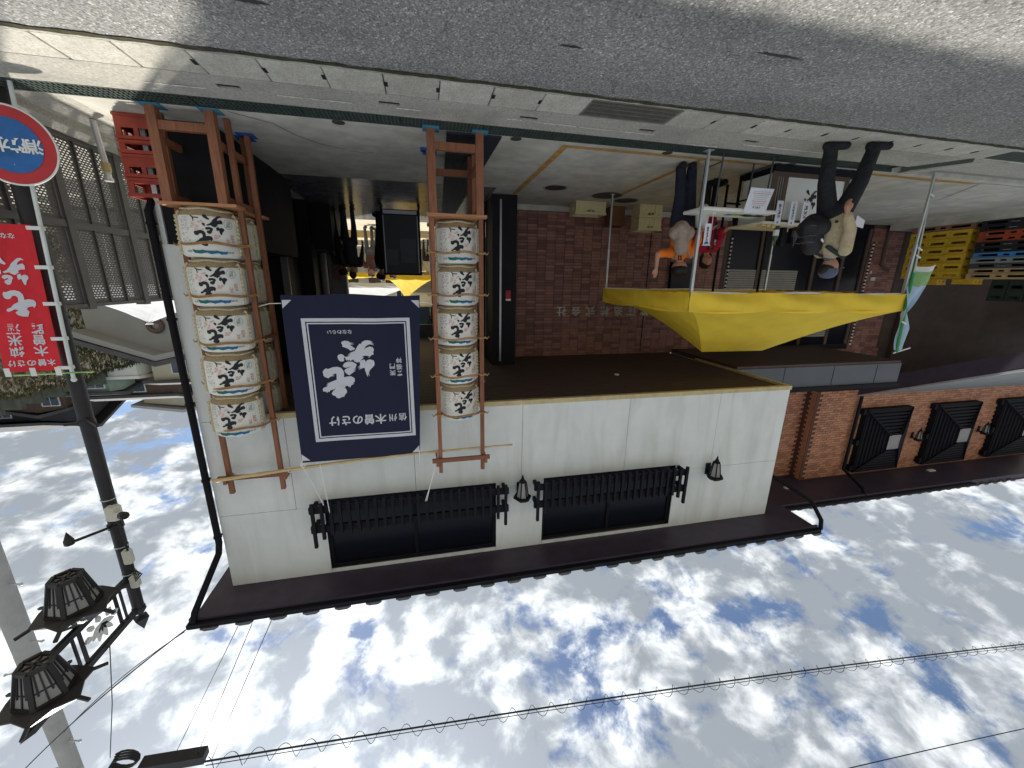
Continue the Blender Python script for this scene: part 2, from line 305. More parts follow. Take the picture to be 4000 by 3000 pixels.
    def mesh(s, name, origin=(0, 0, 0)):
        me = bpy.data.meshes.new(name); o = Vector(origin)
        me.from_pydata([tuple(Vector(p) - o) for p in s.v], [], s.f)
        for m in s.ms: me.materials.append(MATS[m] if m else None)
        me.polygons.foreach_set('material_index', s.m); me.polygons.foreach_set('use_smooth', s.sm)
        me.update(); return me
def worg(o):
    v = Vector((0, 0, 0))
    while o: v += o.location; o = o.parent
    return v
def tag(o, label=None, cat=None, group=None, kind=None):
    for k, v in (('label', label), ('category', cat), ('group', group), ('kind', kind)):
        if v: o[k] = v
    return o
def thing(name, base, label, cat, group=None):
    o = bpy.data.objects.new(name, None); COL.objects.link(o); o.location = base; o.empty_display_size = .1
    return tag(o, label, cat, group)
def part(name, mb, parent, m=None, kind=None, label=None):
    if m: mb.ms = [m if x is None else x for x in mb.ms]
    o = bpy.data.objects.new(name, mb.mesh(name, worg(parent))); COL.objects.link(o); o.parent = parent
    return tag(o, label=label, kind=kind)
def solo(name, mb, label, cat, m=None, group=None, base=None):
    if m: mb.ms = [m if x is None else x for x in mb.ms]
    if base is None:
        a = np.array(mb.v); base = ((a[:, 0].min() + a[:, 0].max()) / 2, (a[:, 1].min() + a[:, 1].max()) / 2, a[:, 2].min())
    o = bpy.data.objects.new(name, mb.mesh(name, base)); COL.objects.link(o); o.location = base
    return tag(o, label, cat, group)
def struct(name, mb, m=None, kind='structure'):
    if m: mb.ms = [m if x is None else x for x in mb.ms]
    o = bpy.data.objects.new(name, mb.mesh(name)); COL.objects.link(o); return tag(o, kind=kind)
def inst(name, me, parent, loc, rz=0, scale=None):        # a piece that shares its mesh; loc is in world space
    o = bpy.data.objects.new(name, me); COL.objects.link(o); o.parent = parent; o.location = Vector(loc) - (worg(parent) if parent else Vector()); o.rotation_euler.z = rz
    if scale: o.scale = scale
    return o
def copy_tree(o, loc, rz=None, label=None, scale=None):
    c = o.copy(); COL.objects.link(c); c.location = loc
    if rz is not None: c.rotation_euler.z = rz
    if scale: c.scale = scale
    if label: c['label'] = label
    for p in o.children:
        q = p.copy(); COL.objects.link(q); q.parent = c
        for g in p.children:
            h = g.copy(); COL.objects.link(h); h.parent = q
    return c
ORD = ['lowest', 'second', 'third', 'fourth', 'fifth', 'sixth', 'seventh', 'eighth', 'ninth', 'tenth', 'eleventh', 'twelfth']
# glyphs of the bundled font as triangles, each centred in its own box
GL = {}
def glyph(ch, w=0.):
    k = (ch, w)
    if k not in GL:
        cu = bpy.data.curves.new('t', 'FONT'); cu.body = ch; cu.size = 1; cu.resolution_u = 3; cu.offset = w
        ob = bpy.data.objects.new('t', cu); COL.objects.link(ob); bpy.context.view_layer.update()
        me = bpy.data.meshes.new_from_object(ob.evaluated_get(bpy.context.evaluated_depsgraph_get()))
        me.calc_loop_triangles()
        v = [(p.co.x, p.co.y) for p in me.vertices]; t = [tuple(x.vertices) for x in me.loop_triangles]
        bpy.data.objects.remove(ob); bpy.data.curves.remove(cu); bpy.data.meshes.remove(me)
        if v:
            cx = (min(a for a, b in v) + max(a for a, b in v)) / 2
            v = [(a - cx, b - .37) for a, b in v]
        GL[k] = (v, t)
    return GL[k]
def write(mb, text, c, size, fr, m, vert=False, step=1.02, w=0., stretch=1.):     # c = centre of the whole run, in (u,v)
    n = len(text)
    for i, ch in enumerate(text):
        o = (i - (n - 1) / 2) * size * step
        cu, cv = (c[0], c[1] - o) if vert else (c[0] + o, c[1])
        v, t = glyph(ch, w)
        if v: mb.add([fr(cu + a * size * stretch, cv + b * size) for a, b in v], t, m)
def refine(v, t, L):                                       # split long edges so that flat print can bend round a barrel
    v = list(v); t = list(t)
    for _ in range(5):
        new = []; mid = {}; done = True
        def M_(a, b):
            k = (min(a, b), max(a, b))
            if k not in mid: mid[k] = len(v); v.append(tuple((v[a][i] + v[b][i]) / 2 for i in (0, 1)))
            return mid[k]
        for a, b, c in t:
            e = sorted(((math.dist(v[x][:2], v[y][:2]), x, y, z) for x, y, z in ((a, b, c), (b, c, a), (c, a, b))), reverse=True)[0]
            if e[0] > L: m_ = M_(e[1], e[2]); new += [(e[1], m_, e[3]), (m_, e[2], e[3])]; done = False
            else: new.append((a, b, c))
        t = new
        if done: break
    return v, t
NOREN7=[[(1.29,2.83),(1.323,2.854),(1.338,2.879),(1.332,2.904),(1.331,2.933),(1.303,2.956),(1.273,2.963),(1.244,2.941),(1.195,2.936),(1.23,2.929),(1.189,2.921),(1.224,2.916),(1.192,2.904),(1.17,2.905),(1.175,2.988),(1.219,3.004),(1.266,3.024),(1.302,3.032),(1.276,3.036),(1.308,3.049),(1.282,3.057),(1.314,3.066),(1.297,3.077),(1.343,3.089),(1.361,3.113),(1.357,3.14),(1.322,3.145),(1.311,3.165),(1.3,3.143),(1.283,3.157),(1.272,3.132),(1.194,3.108),(1.233,3.139),(1.256,3.173),(1.243,3.199),(1.213,3.21),(1.197,3.236),(1.167,3.245),(1.129,3.225),(1.106,3.226),(1.09,3.196),(1.062,3.163),(1.065,3.127),(1.085,3.096),(1.07,3.077),(1.038,3.074),(1.036,3.099),(1.025,3.079),(1.018,3.103),(1.002,3.07),(0.959,3.047),(0.981,3.046),(0.952,3.018),(0.952,2.973),(0.991,2.947),(1.036,2.948),(1.081,2.958),(1.076,2.904),(1.082,2.865),(1.105,2.83),(1.148,2.814),(1.201,2.817),(1.242,2.832),(1.269,2.843)]]
NORENW=[[(0.866,2.755),(0.842,2.732),(0.809,2.723),(0.795,2.743),(0.794,2.762),(0.774,2.734),(0.737,2.722),(0.692,2.736),(0.681,2.766),(0.686,2.805),(0.718,2.838),(0.748,2.867),(0.765,2.906),(0.755,2.956),(0.775,2.92),(0.781,2.962),(0.798,2.92),(0.808,2.875),(0.814,2.835),(0.837,2.839),(0.893,2.864),(0.859,2.838),(0.896,2.847),(0.858,2.819),(0.9,2.832),(0.865,2.799),(0.869,2.774)],[(1.082,2.797),(1.054,2.764),(1.013,2.748),(0.956,2.752),(0.913,2.783),(0.911,2.802),(0.931,2.831),(0.918,2.836),(0.955,2.855),(0.921,2.856),(0.962,2.879),(0.93,2.875),(0.973,2.903),(1.012,2.933),(1.046,2.91),(1.069,2.875),(1.058,2.851),(1.021,2.833),(0.979,2.815),(1.006,2.819),(1.043,2.83),(1.073,2.821)],[(1.137,2.684),(1.124,2.656),(1.088,2.645),(1.062,2.658),(1.043,2.687),(1.062,2.701),(1.055,2.725),(1.07,2.744),(1.106,2.743),(1.126,2.723)],[(1.074,2.506),(1.064,2.484),(1.028,2.472),(0.989,2.479),(0.96,2.499),(0.912,2.506),(0.961,2.511),(0.918,2.528),(0.971,2.522),(0.942,2.551),(0.909,2.58),(0.933,2.599),(0.95,2.594),(0.965,2.608),(0.998,2.578),(1.04,2.558),(1.065,2.548),(1.06,2.525)],[(1.044,2.701),(1.043,2.682),(1.016,2.683),(0.984,2.669),(1.02,2.673),(0.974,2.655),(1.009,2.654),(0.963,2.636),(0.995,2.64),(0.916,2.609),(0.896,2.576),(0.875,2.543),(0.846,2.511),(0.833,2.52),(0.817,2.492),(0.78,2.471),(0.744,2.468),(0.709,2.475),(0.679,2.495),(0.714,2.485),(0.665,2.519),(0.711,2.504),(0.666,2.533),(0.721,2.52),(0.768,2.541),(0.798,2.585),(0.765,2.565),(0.723,2.548),(0.688,2.562),(0.674,2.591),(0.689,2.629),(0.681,2.654),(0.714,2.667),(0.754,2.705),(0.744,2.676),(0.796,2.672),(0.833,2.683),(0.812,2.698),(0.846,2.727),(0.866,2.755),(0.903,2.762),(0.937,2.743),(0.944,2.719),(0.986,2.742),(0.989,2.722),(1.008,2.741),(1.011,2.722),(1.03,2.735)]]
B7=[[(0.089,0.283),(0.082,0.271),(0.068,0.272),(0.05,0.264),(0.029,0.261),(0.007,0.269),(-0.004,0.286),(-0.005,0.316),(-0.025,0.312),(-0.046,0.316),(-0.056,0.331),(-0.052,0.348),(-0.041,0.362),(-0.036,0.352),(-0.011,0.359),(-0.007,0.371),(-0.016,0.384),(-0.005,0.412),(0.018,0.41),(0.036,0.403),(0.046,0.388),(0.03,0.374),(0.046,0.369),(0.061,0.378),(0.075,0.384),(0.086,0.378),(0.079,0.366),(0.061,0.359),(0.046,0.341),(0.023,0.328),(0.021,0.303),(0.029,0.293),(0.043,0.293),(0.057,0.31),(0.075,0.312),(0.086,0.303)]]
BW=[[(-0.005,0.245),(-0.014,0.231),(-0.039,0.227),(-0.061,0.233),(-0.069,0.248),(-0.059,0.264),(-0.055,0.279),(-0.043,0.293),(-0.029,0.293),(-0.014,0.278),(-0.021,0.264),(-0.043,0.257),(-0.039,0.248),(-0.018,0.257)],[(-0.091,0.243),(-0.093,0.228),(-0.111,0.218),(-0.116,0.233),(-0.132,0.224),(-0.148,0.231),(-0.152,0.248),(-0.136,0.269),(-0.129,0.293),(-0.121,0.295),(-0.114,0.272),(-0.111,0.253),(-0.096,0.26)],[(0.016,0.2),(0.005,0.191),(-0.011,0.198),(-0.007,0.224),(0.005,0.217)],[(0.004,0.124),(-0.011,0.111),(-0.029,0.117),(-0.036,0.134),(-0.05,0.152),(-0.043,0.162),(-0.021,0.152),(-0.004,0.141)],[(-0.018,0.209),(-0.043,0.197),(-0.064,0.176),(-0.075,0.155),(-0.096,0.134),(-0.111,0.119),(-0.132,0.114),(-0.15,0.129),(-0.132,0.128),(-0.114,0.141),(-0.105,0.162),(-0.136,0.15),(-0.146,0.166),(-0.143,0.19),(-0.121,0.191),(-0.102,0.2),(-0.107,0.21),(-0.082,0.228),(-0.064,0.219),(-0.054,0.21),(-0.029,0.217)]]
BBR=[[(0.121,0.102),(0.107,0.103),(0.093,0.119),(0.036,0.122),(0.05,0.133),(0.089,0.128),(0.092,0.164),(0.098,0.162),(0.1,0.128),(0.114,0.114)]]
BWV=[[(0.145,0.46),(0.118,0.469),(0.075,0.471),(0.05,0.462),(0.029,0.469),(-0.025,0.471),(-0.061,0.469),(-0.082,0.464),(-0.107,0.472),(-0.143,0.474),(-0.175,0.469),(-0.171,0.49),(-0.157,0.503),(-0.139,0.5),(-0.118,0.508),(-0.096,0.493),(-0.071,0.497),(-0.046,0.503),(-0.029,0.508),(-0.007,0.5),(0.011,0.493),(0.036,0.497),(0.054,0.503),(0.075,0.507),(0.096,0.502),(0.125,0.5),(0.139,0.483)]]
# ---------------------------------------------------------------- ground, road, gutter, forecourt
XL, XR = -60., 60.
struct('ground', MB().box(-300, 300, -200, 400, -.6, -.06), 'ground')
struct('road', MB().box(XL, XR, -14, 3.97, -.3, 0), 'asphalt')
struct('back_yard', MB().box(-20, 6.5, 13.0, 40, -.3, -.01), 'yard')
struct('forecourt', MB().box(-30, 3.35, 5.2, 13.0, -.3, 0), 'concrete')
struct('alley', MB().box(3.35, 30, 4.9, 13, -.3, -.015), 'kerb')
gut = struct('gutter', MB().box(XL, XR, 3.97, 4.42, -.3, -.025, 'void').box(XL, XR, 3.97, 4.025, -.02, .006, 'kerb'))
slab = MB(); slab.bbox(-.241, .241, 4.03, 4.415, -.02, .006, .008, 'slab'); slab_me = slab.mesh('slab')
for k in range(-24, 30):
    x = -.71 + .245 + .49 * k
    if -2.62 < x < -1.5: continue
    o = inst('slab', slab_me, gut, (x + random.uniform(-.003, .003), 0, random.uniform(-.003, .002)))
    o.rotation_euler.y = random.uniform(-.004, .004)
g = thing('gutter_grating', (-2.16, 4.22, 0), 'rectangular steel gutter grating in the row of concrete slabs by the road', 'grating')
f = MB().holey(-2.66, -1.66, 4.035, 4.41, [(-2.645, -1.675, 4.05, 4.395)], lambda u, v, w: (u, v, w - .03), .036, 'grate_steel')
part('frame', f, g)
bars = MB()
for k in range(31): bars.box(-2.64 + k * .0312, -2.632 + k * .0312, 4.052, 4.393, -.03, .002, 'grate_steel')
for y in (4.13, 4.22, 4.31): bars.box(-2.644, -1.676, y - .004, y + .004, -.02, -.001, 'grate_steel')
part('bars', bars, g)
holes = [(x - .1, x + .1, 4.585, 4.665) for x in (1.68, .26, -1.18, -2.59, -4.01)]
ks = MB().box(XL, XR, 4.42, 4.92, -.5, -.014, 'void'); ks.holey(XL, XR, 4.42, 4.92, holes, lambda u, v, w: (u, v, w - .013), .017, 'kerb')  # near-black plate just below the surface paints the shade inside the holes
ml = MB(); r9 = random.Random(9); n = 260; e0 = [(XR * .2 - i * .085, 3.985 + r9.uniform(0, .018)) for i in range(n)]; e1 = [(XR * .2 - i * .085, 3.958 - r9.uniform(0, .02)) for i in range(n)]
for i in range(n - 1): ml.add([(*e0[i], .0085), (*e0[i + 1], .0085), (*e1[i + 1], .0085), (*e1[i], .0085)], [(0, 3, 2, 1)], 'moss')
struct('moss_line', ml)
struct('passage_floor', MB().box(-1.42, 2.5, 7.9, 12.98, -.05, .004, 'polished_floor'))
sn = MB()
for k in range(-16, 6, 1):
    x = -.71 + .49 * k
    if -2.7 < x < -1.4: continue
    s_ = 1 if k % 2 else -1; sn.box(x, x + s_ * .03, 4.17, 4.25, .004, .0085, 'void')
struct('slab_lift_notch', sn)
struct('kerb_strip', ks)
rem = MB(); rr = random.Random(3)
for x0, x1, y in ((1.3, .62, 4.69), (.2, -.05, 4.7), (-.95, -1.12, 4.68), (-1.3, -1.75, 4.69), (-1.8, -2.75, 4.7), (-3.3, -3.75, 4.88), (-4.0, -5.3, 4.72), (2.4, 1.9, 4.7)):
    n = 14; top = [(x0 + (x1 - x0) * i / n, y + rr.uniform(.004, .022)) for i in range(n + 1)]; bot = [(x0 + (x1 - x0) * i / n, y - rr.uniform(.0, .012)) for i in range(n, -1, -1)]
    rem.sheet(top + bot, lambda a, b: (a, b, .0085), 'white_paint')
struct('worn_white_line', rem)
ch = struct('drain_channel', MB().box(-7.1, 4.2, 4.92, 5.2, -.3, -.045, 'void').box(-7.1, 4.2, 4.925, 4.94, -.04, .006, 'grate').box(-7.1, 4.2, 5.18, 5.196, -.04, .006, 'grate'))
gm = MB()
for k in range(24): gm.box(-.49 + k * .0408, -.478 + k * .0408, 4.942, 5.178, -.035, .002, 'grate')
for y in (5.0, 5.06, 5.12): gm.box(-.494, .494, y - .004, y + .004, -.03, .004, 'grate')
gme = gm.mesh('grate')
for k in range(11): inst('grate', gme, ch, (3.68 - k, 0, 0))
# diagonal run of the drain at the far end and the green cover plate
dg = MB(); dg.beam((-7.1, 5.05, -.01), (-7.5, 4.45, -.01), .26, .034, 'grate'); dg.box(-9.4, -7.5, 4.06, 4.34, -.02, .012, 'grate'); struct('drain_cover_plate', dg)
struct('drain_edge', MB().prism([(-7.25, 5.2), (-7.75, 4.45), (-7.9, 4.55), (-7.4, 5.2)], lambda a, b, w: (a, b, .003 + w), .008, 'slab'))
for x in (.86, -1.19, -3.29, -5.31):
    solo('drain_cover', MB().lathe([(.07, 0), (.07, .005), (.05, .007)], 16, (x, 5.27, 0), 'iron'), 'round iron drain cap', 'drain cap')['label'] = {.86: 'round iron drain cap between the two barrel racks', -1.19: 'round iron drain cap near the end of the orange ground line', -3.29: 'round iron drain cap beside the foot of the yellow tent', -5.31: 'round iron drain cap in front of the white stall box'}[x]
for x, y, r, l in ((-2.49, 7.6, .2, 'small manhole cover beside the orange line, nearest the black pillar'), (-3.7, 7.95, .3, 'largest manhole cover, under the rear tent leg'), (-4.31, 8.3, .24, 'manhole cover nearest the stacked beige boxes')):
    o = MB().lathe([(r, 0), (r, .006), (r - .02, .009)], 28, (x, y, 0), 'iron'); o.lathe([(r + .05, 0), (r + .05, .003)], 28, (x, y, 0), 'kerb'); solo('manhole_cover', o, l, 'manhole')
def line(p, q, w=.09):
    p, q = Vector((*p, 0)), Vector((*q, 0)); d = (q - p).normalized(); s = Vector((-d.y, d.x, 0)) * w / 2
    return [tuple((a)[:2]) for a in (p - s, q - s, q + s, p + s)]
ol = MB()
for p, q in (((-1.83, 5.37), (-9.2, 5.37)), ((-1.87, 5.42), (-1.87, 8.38)), ((-3.92, 5.42), (-3.92, 8.2))): ol.sheet(line(p, q), lambda a, b: (a, b, .004), 'orange_paint')
struct('orange_parking_line', ol)
cs = MB().prism([(-.34, 5.22), (-1.0, 5.22), (-.88, 11.4), (-.55, 11.4)], lambda a, b, w: (a, b, .002 + w), .022, 'rubber')
for k in range(3): cs.beam((-.5 - .14 * k, 5.24, .03), (-.62 - .08 * k, 11.35, .03), .03, .012, 'rubber')
solo('cable_cover', cs, 'long black rubber cable cover on the concrete running into the passage', 'cable cover')
# cracks in the concrete: thin dark inlays
ck = MB()
for pts in ([(1.95, 5.25), (1.6, 5.5), (1.45, 5.85), (1.25, 6.1), (.95, 6.25)], [(.9, 6.3), (.72, 6.35), (.6, 6.3)], [(-7.5, 5.4), (-8.4, 5.45), (-9.6, 5.3), (-11, 5.35)], [(-9.3, 5.35), (-10.2, 6.4), (-10.6, 7.4)]):
    for a, b in zip(pts, pts[1:]): ck.sheet(line(a, b, .011), lambda u, v: (u, v, .0035), 'void')
struct('concrete_crack', ck)
# asphalt patches
pt = MB()
for x, y, a, b in ((-2.75, 3.0, .2, .016), (-1.15, 3.27, .09, .014), (1.0, 3.3, .1, .02)):
    pt.sheet([(x + a * (1 + .25 * math.sin(5 * t)) * math.cos(t), y + b * (1 + .3 * math.cos(7 * t)) * math.sin(t)) for t in [i * math.pi / 9 for i in range(18)]], lambda u, v: (u, v, .003), 'iron')
struct('tar_patch', pt)
# ---------------------------------------------------------------- the brewery
YW, ZS, ZE = 5.65, 3.56, 6.22
bl = thing('brewery_building', (-1.8, 5.65, 0), 'white upper storey over dark brick porch and open passage, tiled roof', 'building')
ww = part('upper_wall', MB().box(-6.57, 1.62, YW + .014, 5.9, ZS, 4.92, 'void').box(-6.57, -4.38, YW + .014, 5.9, 4.92, 5.03, 'void').box(-1.83, -1.03, YW + .014, 5.9, 4.92, 5.03, 'void').box(1.63, 3.0, YW + .014, 5.9, ZS, 6.2, 'void').box(-6.57, -4.38, YW + .014, 5.9, 5.03, 6.2, 'void').box(-1.83, -1.03, YW + .014, 5.9, 5.03, 6.2, 'void')
          .box(2.97, 3.02, YW + .02, 13, 0, 6.2, 'plaster').box(-6.585, -6.55, YW + .02, 9.3, ZS, 6.2, 'plaster'), bl)
def panel(x0, x1, z0, z1):
    a, b = min(x0, x1) + .003, max(x0, x1) - .003
    cut = [(max(a, p), min(b, q), 4.92, z1) for p, q in ((-1.02, 1.62), (-4.37, -1.84)) if z0 < 4.9 and max(a, p) < min(b, q)]
    part('wall_panel', MB().holey(a, b, z0 + .003, z1 - .003, cut, lambda u, v, w: (u, YW + w, v), .0135, 'plaster'), ww)
cx = [3.02, 2.0, .26, -1.45, -3.32, -5.1, -6.585]
for a, b in zip(cx, cx[1:]): panel(a, b, ZS + .03, 5.03)
for a, b in ((3.02, 1.62), (-1.02, -1.84), (-4.37, -6.585)): panel(a, b, 5.03, ZE)
panel(1.62, -1.02, 6.15, ZE); panel(-1.84, -4.37, 6.15, ZE)
panel(3.02, 2.45, 1.33, ZS + .03)
part('bottom_trim', MB().box(-6.6, 2.44, YW - .015, YW + .06, ZS - .045, ZS + .028, 'trim').box(-6.61, -6.54, YW + .061, 8.3, ZS - .045, ZS + .02, 'trim'), bl)
for i, (x0, x1) in enumerate(((-1.02, 1.62), (-4.37, -1.84))):
    w = part('window', MB().holey(x0, x1, 4.92, 6.15, [(x0 + .05, (x0 + x1) / 2 - .025, 4.97, 6.1), ((x0 + x1) / 2 + .025, x1 - .05, 4.97, 6.1)], lambda u, v, q: (u, YW + .05 + q, v), .06, 'black_metal'), bl)
    for a, b in ((x0 + .05, (x0 + x1) / 2 - .025), ((x0 + x1) / 2 + .025, x1 - .05)): part('pane', MB().box(a, b, YW + .08, YW + .09, 4.97, 6.1, 'dark_glass'), w)
    part('backing', MB().box(x0, x1, YW + .115, YW + .2, 4.92, 6.15, 'void'), w)
    a, b = ((-1.16, 1.74), (-4.44, -1.65))[i]
    lat = part('window_lattice', MB().box(a - .03, b + .03, 5.42, 5.47, 4.91, 5.01, 'black_metal').box(a - .03, b + .03, 5.42, 5.47, 5.22, 5.33, 'black_metal')
               .box(a, a + .05, 5.471, YW, 4.93, 4.99, 'black_metal').box(b - .05, b, 5.471, YW, 4.93, 4.99, 'black_metal').box(a, a + .05, 5.471, YW, 5.24, 5.31, 'black_metal').box(b - .05, b, 5.471, YW, 5.24, 5.31, 'black_metal'), bl)
    n = 24 if i == 0 else 23
    for k in range(n):
        x = a + .025 + (b - a - .05) * k / (n - 1); top = 5.55 if k in (0, n - 1) else (5.42 if k in (1, n - 2) else 5.36)
        part('slat', MB().box(x - .022, x + .022, 5.375, 5.419, 4.835, top, 'black_metal'), lat)
# eaves and roof
rf = part('roof', MB().box(-7.2, 3.28, 5.12, YW, 6.222, 6.26, 'eave').box(-7.2, 3.28, YW, 9.4, 6.225, 6.3, 'eave'), bl)
part('gutter_fascia', MB().box(-7.25, 3.32, 5.08, 5.12, 6.2, 6.3, 'eave').box(-7.25, 3.32, 5.0, 5.079, 6.235, 6.295, 'black_metal'), rf)
sl = MB(); zr = lambda y: 6.32 + (y - 5.02) * .42
sl.add([(-7.25, 5.02, zr(5.02)), (3.32, 5.02, zr(5.02)), (3.32, 9.6, zr(9.6)), (-7.25, 9.6, zr(9.6)), (3.32, 14, zr(9.6) - 1.7), (-7.25, 14, zr(9.6) - 1.7), (-7.25, 5.02, 6.3), (3.32, 5.02, 6.3), (3.32, 14, 6.3), (-7.25, 14, 6.3)],
       [(0, 1, 2, 3), (3, 2, 4, 5), (6, 7, 1, 0), (1, 7, 8, 4, 2), (0, 3, 5, 9, 6), (6, 9, 8, 7)], 'tile'); part('roof_slope', sl, rf)
cap = MB(); cap.prism([(-.11, 0), (.11, 0), (.11, .015), (.06, .045), (-.06, .045), (-.11, .015)], lambda a, b, w: (a, w, b), .22, 'tile'); capm = cap.mesh('tile_cap')
for k in range(25): inst('tile_cap', capm, rf, (3.05 - k * .425, 4.985, 6.3))
gp = part('downpipe', MB().tube([(3.26, 5.05, 6.27), (3.24, 5.1, 6.12), (3.06, 5.55, 5.56), (3.055, 5.6, 5.42), (3.055, 5.6, .98), (3.05, 5.68, .86), (3.05, 6.3, .8)], .042, 10, 'black_metal'), bl)
for z in (1.1, 2.2, 3.3, 4.4, 5.3): part('bracket', MB().lathe([(.052, 0), (.052, .03)], 10, (3.055, 5.6, z), 'black_metal').box(3.02, 3.06, 5.64, 5.66, z, z + .03, 'iron'), gp)
part('downpipe', MB().tube([(-7.3, 5.06, 6.27), (-7.32, 5.1, 6.1), (-7.33, 5.35, 5.86), (-7.1, 5.75, 5.68), (-6.63, 6.4, 5.36), (-6.63, 6.4, 3.7)], .038, 10, 'black_metal'), bl)
# porch and passage
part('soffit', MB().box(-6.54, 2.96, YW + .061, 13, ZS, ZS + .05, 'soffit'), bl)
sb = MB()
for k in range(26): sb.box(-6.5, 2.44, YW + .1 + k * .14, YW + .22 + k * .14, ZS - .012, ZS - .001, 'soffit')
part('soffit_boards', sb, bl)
for x, y in ((-1.0, 7.0), (-3.8, 7.1), (.8, 7.6)): part('downlight', MB().lathe([(.05, 0), (.05, .02)], 14, (x, y, ZS - .035), 'white_plastic'), bl)
part('black_pillar', MB().box(-1.95, -1.43, 8.42, 9.36, 0, ZS - .013, 'black_wall').box(-1.43, -1.35, 9.37, 13, 0, ZS - .013, 'black_wall').box(-1.62, -1.58, 8.39, 8.418, .1, 3.45, 'chrome'), bl)
part('passage_wall', MB().box(2.5, 2.96, 8.42, 8.7, 0, ZS - .013, 'black_wall').box(2.75, 2.96, 8.7, 13, 0, ZS - .013, 'black_wall').box(2.5, 2.74, 10.2, 10.5, 0, ZS - .013, 'black_wall').box(2.3, 2.96, 5.68, 8.41, 0, 1.32, 'black_wall').box(2.46, 2.96, 5.68, 5.9, 1.33, ZS - .01, 'plaster')
     .box(2.5, 2.62, 8.39, 8.418, .35, 3.4, 'chrome').box(2.1, 2.74, 10.6, 12.6, 0, 1.03, 'black_wall'), bl)
part('back_lintel', MB().box(-1.35, 2.74, 12.9, 13, 3.1, ZS - .014, 'grey_metal'), bl)
part('grey_door', MB().box(2.28, 2.74, 12.86, 12.92, .02, 3.1, 'house_grey').box(2.24, 2.28, 12.84, 12.95, .02, 3.1, 'white_plastic'), bl)
part('poster', MB().box(2.4, 2.66, 12.85, 12.859, 1.3, 1.75, 'poster'), bl)
part('standpipe', MB().tube([(2.66, 11.9, 1.04), (2.66, 11.9, 3.5)], .09, 12, 'house_grey'), bl)
# brick wall of the porch: real bricks, stack bond
bw = part('brick_wall', MB().box(-7.9, -1.96, 9.4, 9.7, 0, ZS - .013, 'mortar').box(-14.05, -12.76, 9.4, 9.7, 0, 3.6, 'mortar').box(-14.05, -7.9, 9.4, 9.7, 3.6, 4.85, 'mortar'), bl)
LB, HB = .235, .0705
bk = MB(); bk.bbox(-LB / 2 + .004, LB / 2 - .004, -.012, .02, -HB / 2 + .004, HB / 2 - .004, .003, 'brick'); bkm = bk.mesh('brick')
rest = MB(); rr = random.Random(5); cnt = 0; spots = []
for j in range(int(3.5 / HB)):
    for i in range(26):
        x, z = -2.08 - LB * i, .12 + HB * (j + .5)
        if x - LB / 2 < -7.9: continue
        if abs(x + 5.72) < .13 and False: continue
        spots.append((x, z))
vis = sorted(spots, key=lambda p: (p[0] + 2) ** 2 * .6 + (p[1] - 1.7) ** 2 * 1.2)[:300]; vset = set(vis)
for x, z in spots:
    dy = rr.uniform(-.003, .002)
    if (x, z) in vset: inst('brick', bkm, bw, (x, 9.398 + dy, z))
    else: rest.box(x - LB / 2 + .004, x + LB / 2 - .004, 9.386 + dy, 9.41, z - HB / 2 + .004, z + HB / 2 - .004, rr.choice(('brick', 'brick', 'brick_b', 'brick_c')))
for j in range(50):
    for i in range(5):
        x, z = -12.88 - LB * i, .1 + HB * (j + .5); rest.box(x - LB / 2 + .004, x + LB / 2 - .004, 9.386, 9.41, z - HB / 2 + .004, z + HB / 2 - .004, rr.choice(('brick', 'brick_b', 'brick_c')))
for j in range(16):
    for i in range(26):
        x, z = -7.95 - LB * (i + .5), 3.62 + HB * (j + .5); rest.box(x - LB / 2 + .004, x + LB / 2 - .004, 9.386, 9.41, z - HB / 2 + .004, z + HB / 2 - .004, rr.choice(('brick', 'brick_b', 'brick_c')))
mat('brick_b', (.19, .085, .07), .6, .2, 9, .15, 40); mat('brick_c', (.33, .15, .11), .6, .2, 9, .15, 40)
part('brick_courses', rest, bw, kind='stuff')
part('plinth', MB().box(-7.9, -1.96, 9.33, 9.39, 0, .115, 'concrete'), bl)
part('expansion_joint', MB().box(-5.66, -5.64, 9.372, 9.381, .12, 3.5, 'void'), bl)
lt = MB(); fr3 = lambda u, v, w=0: (u, 9.36 + w, v)
for i, chh in enumerate('七笑酒造株式会社'):
    v, t = glyph(chh, .018); u0 = -6.05 + i * .386; n = len(v)
    lt.add([(u0 + a * .27, 9.352, 2.42 + b * .25) for a, b in v], t, 'letter_steel')
    lt.add([(u0 + a * .27, 9.372, 2.42 + b * .25) for a, b in v], t, 'letter_steel')
part('company_lettering', lt, bl, kind='stuff')
part('red_plaque', MB().box(-1.83, -1.72, 8.40, 8.418, 1.9, 2.08, 'plaque_red').box(-1.83, -1.72, 8.398, 8.416, 2.081, 2.12, 'white_plastic'), bl)
part('wall_notice', MB().box(-6.95, -6.3, 9.30, 9.36, 1.2, 2.1, 'dark_glass').box(-6.98, -6.951, 9.29, 9.37, 1.17, 2.13, 'black_metal').box(-6.299, -6.27, 9.29, 9.37, 1.17, 2.13, 'black_metal'), bl)
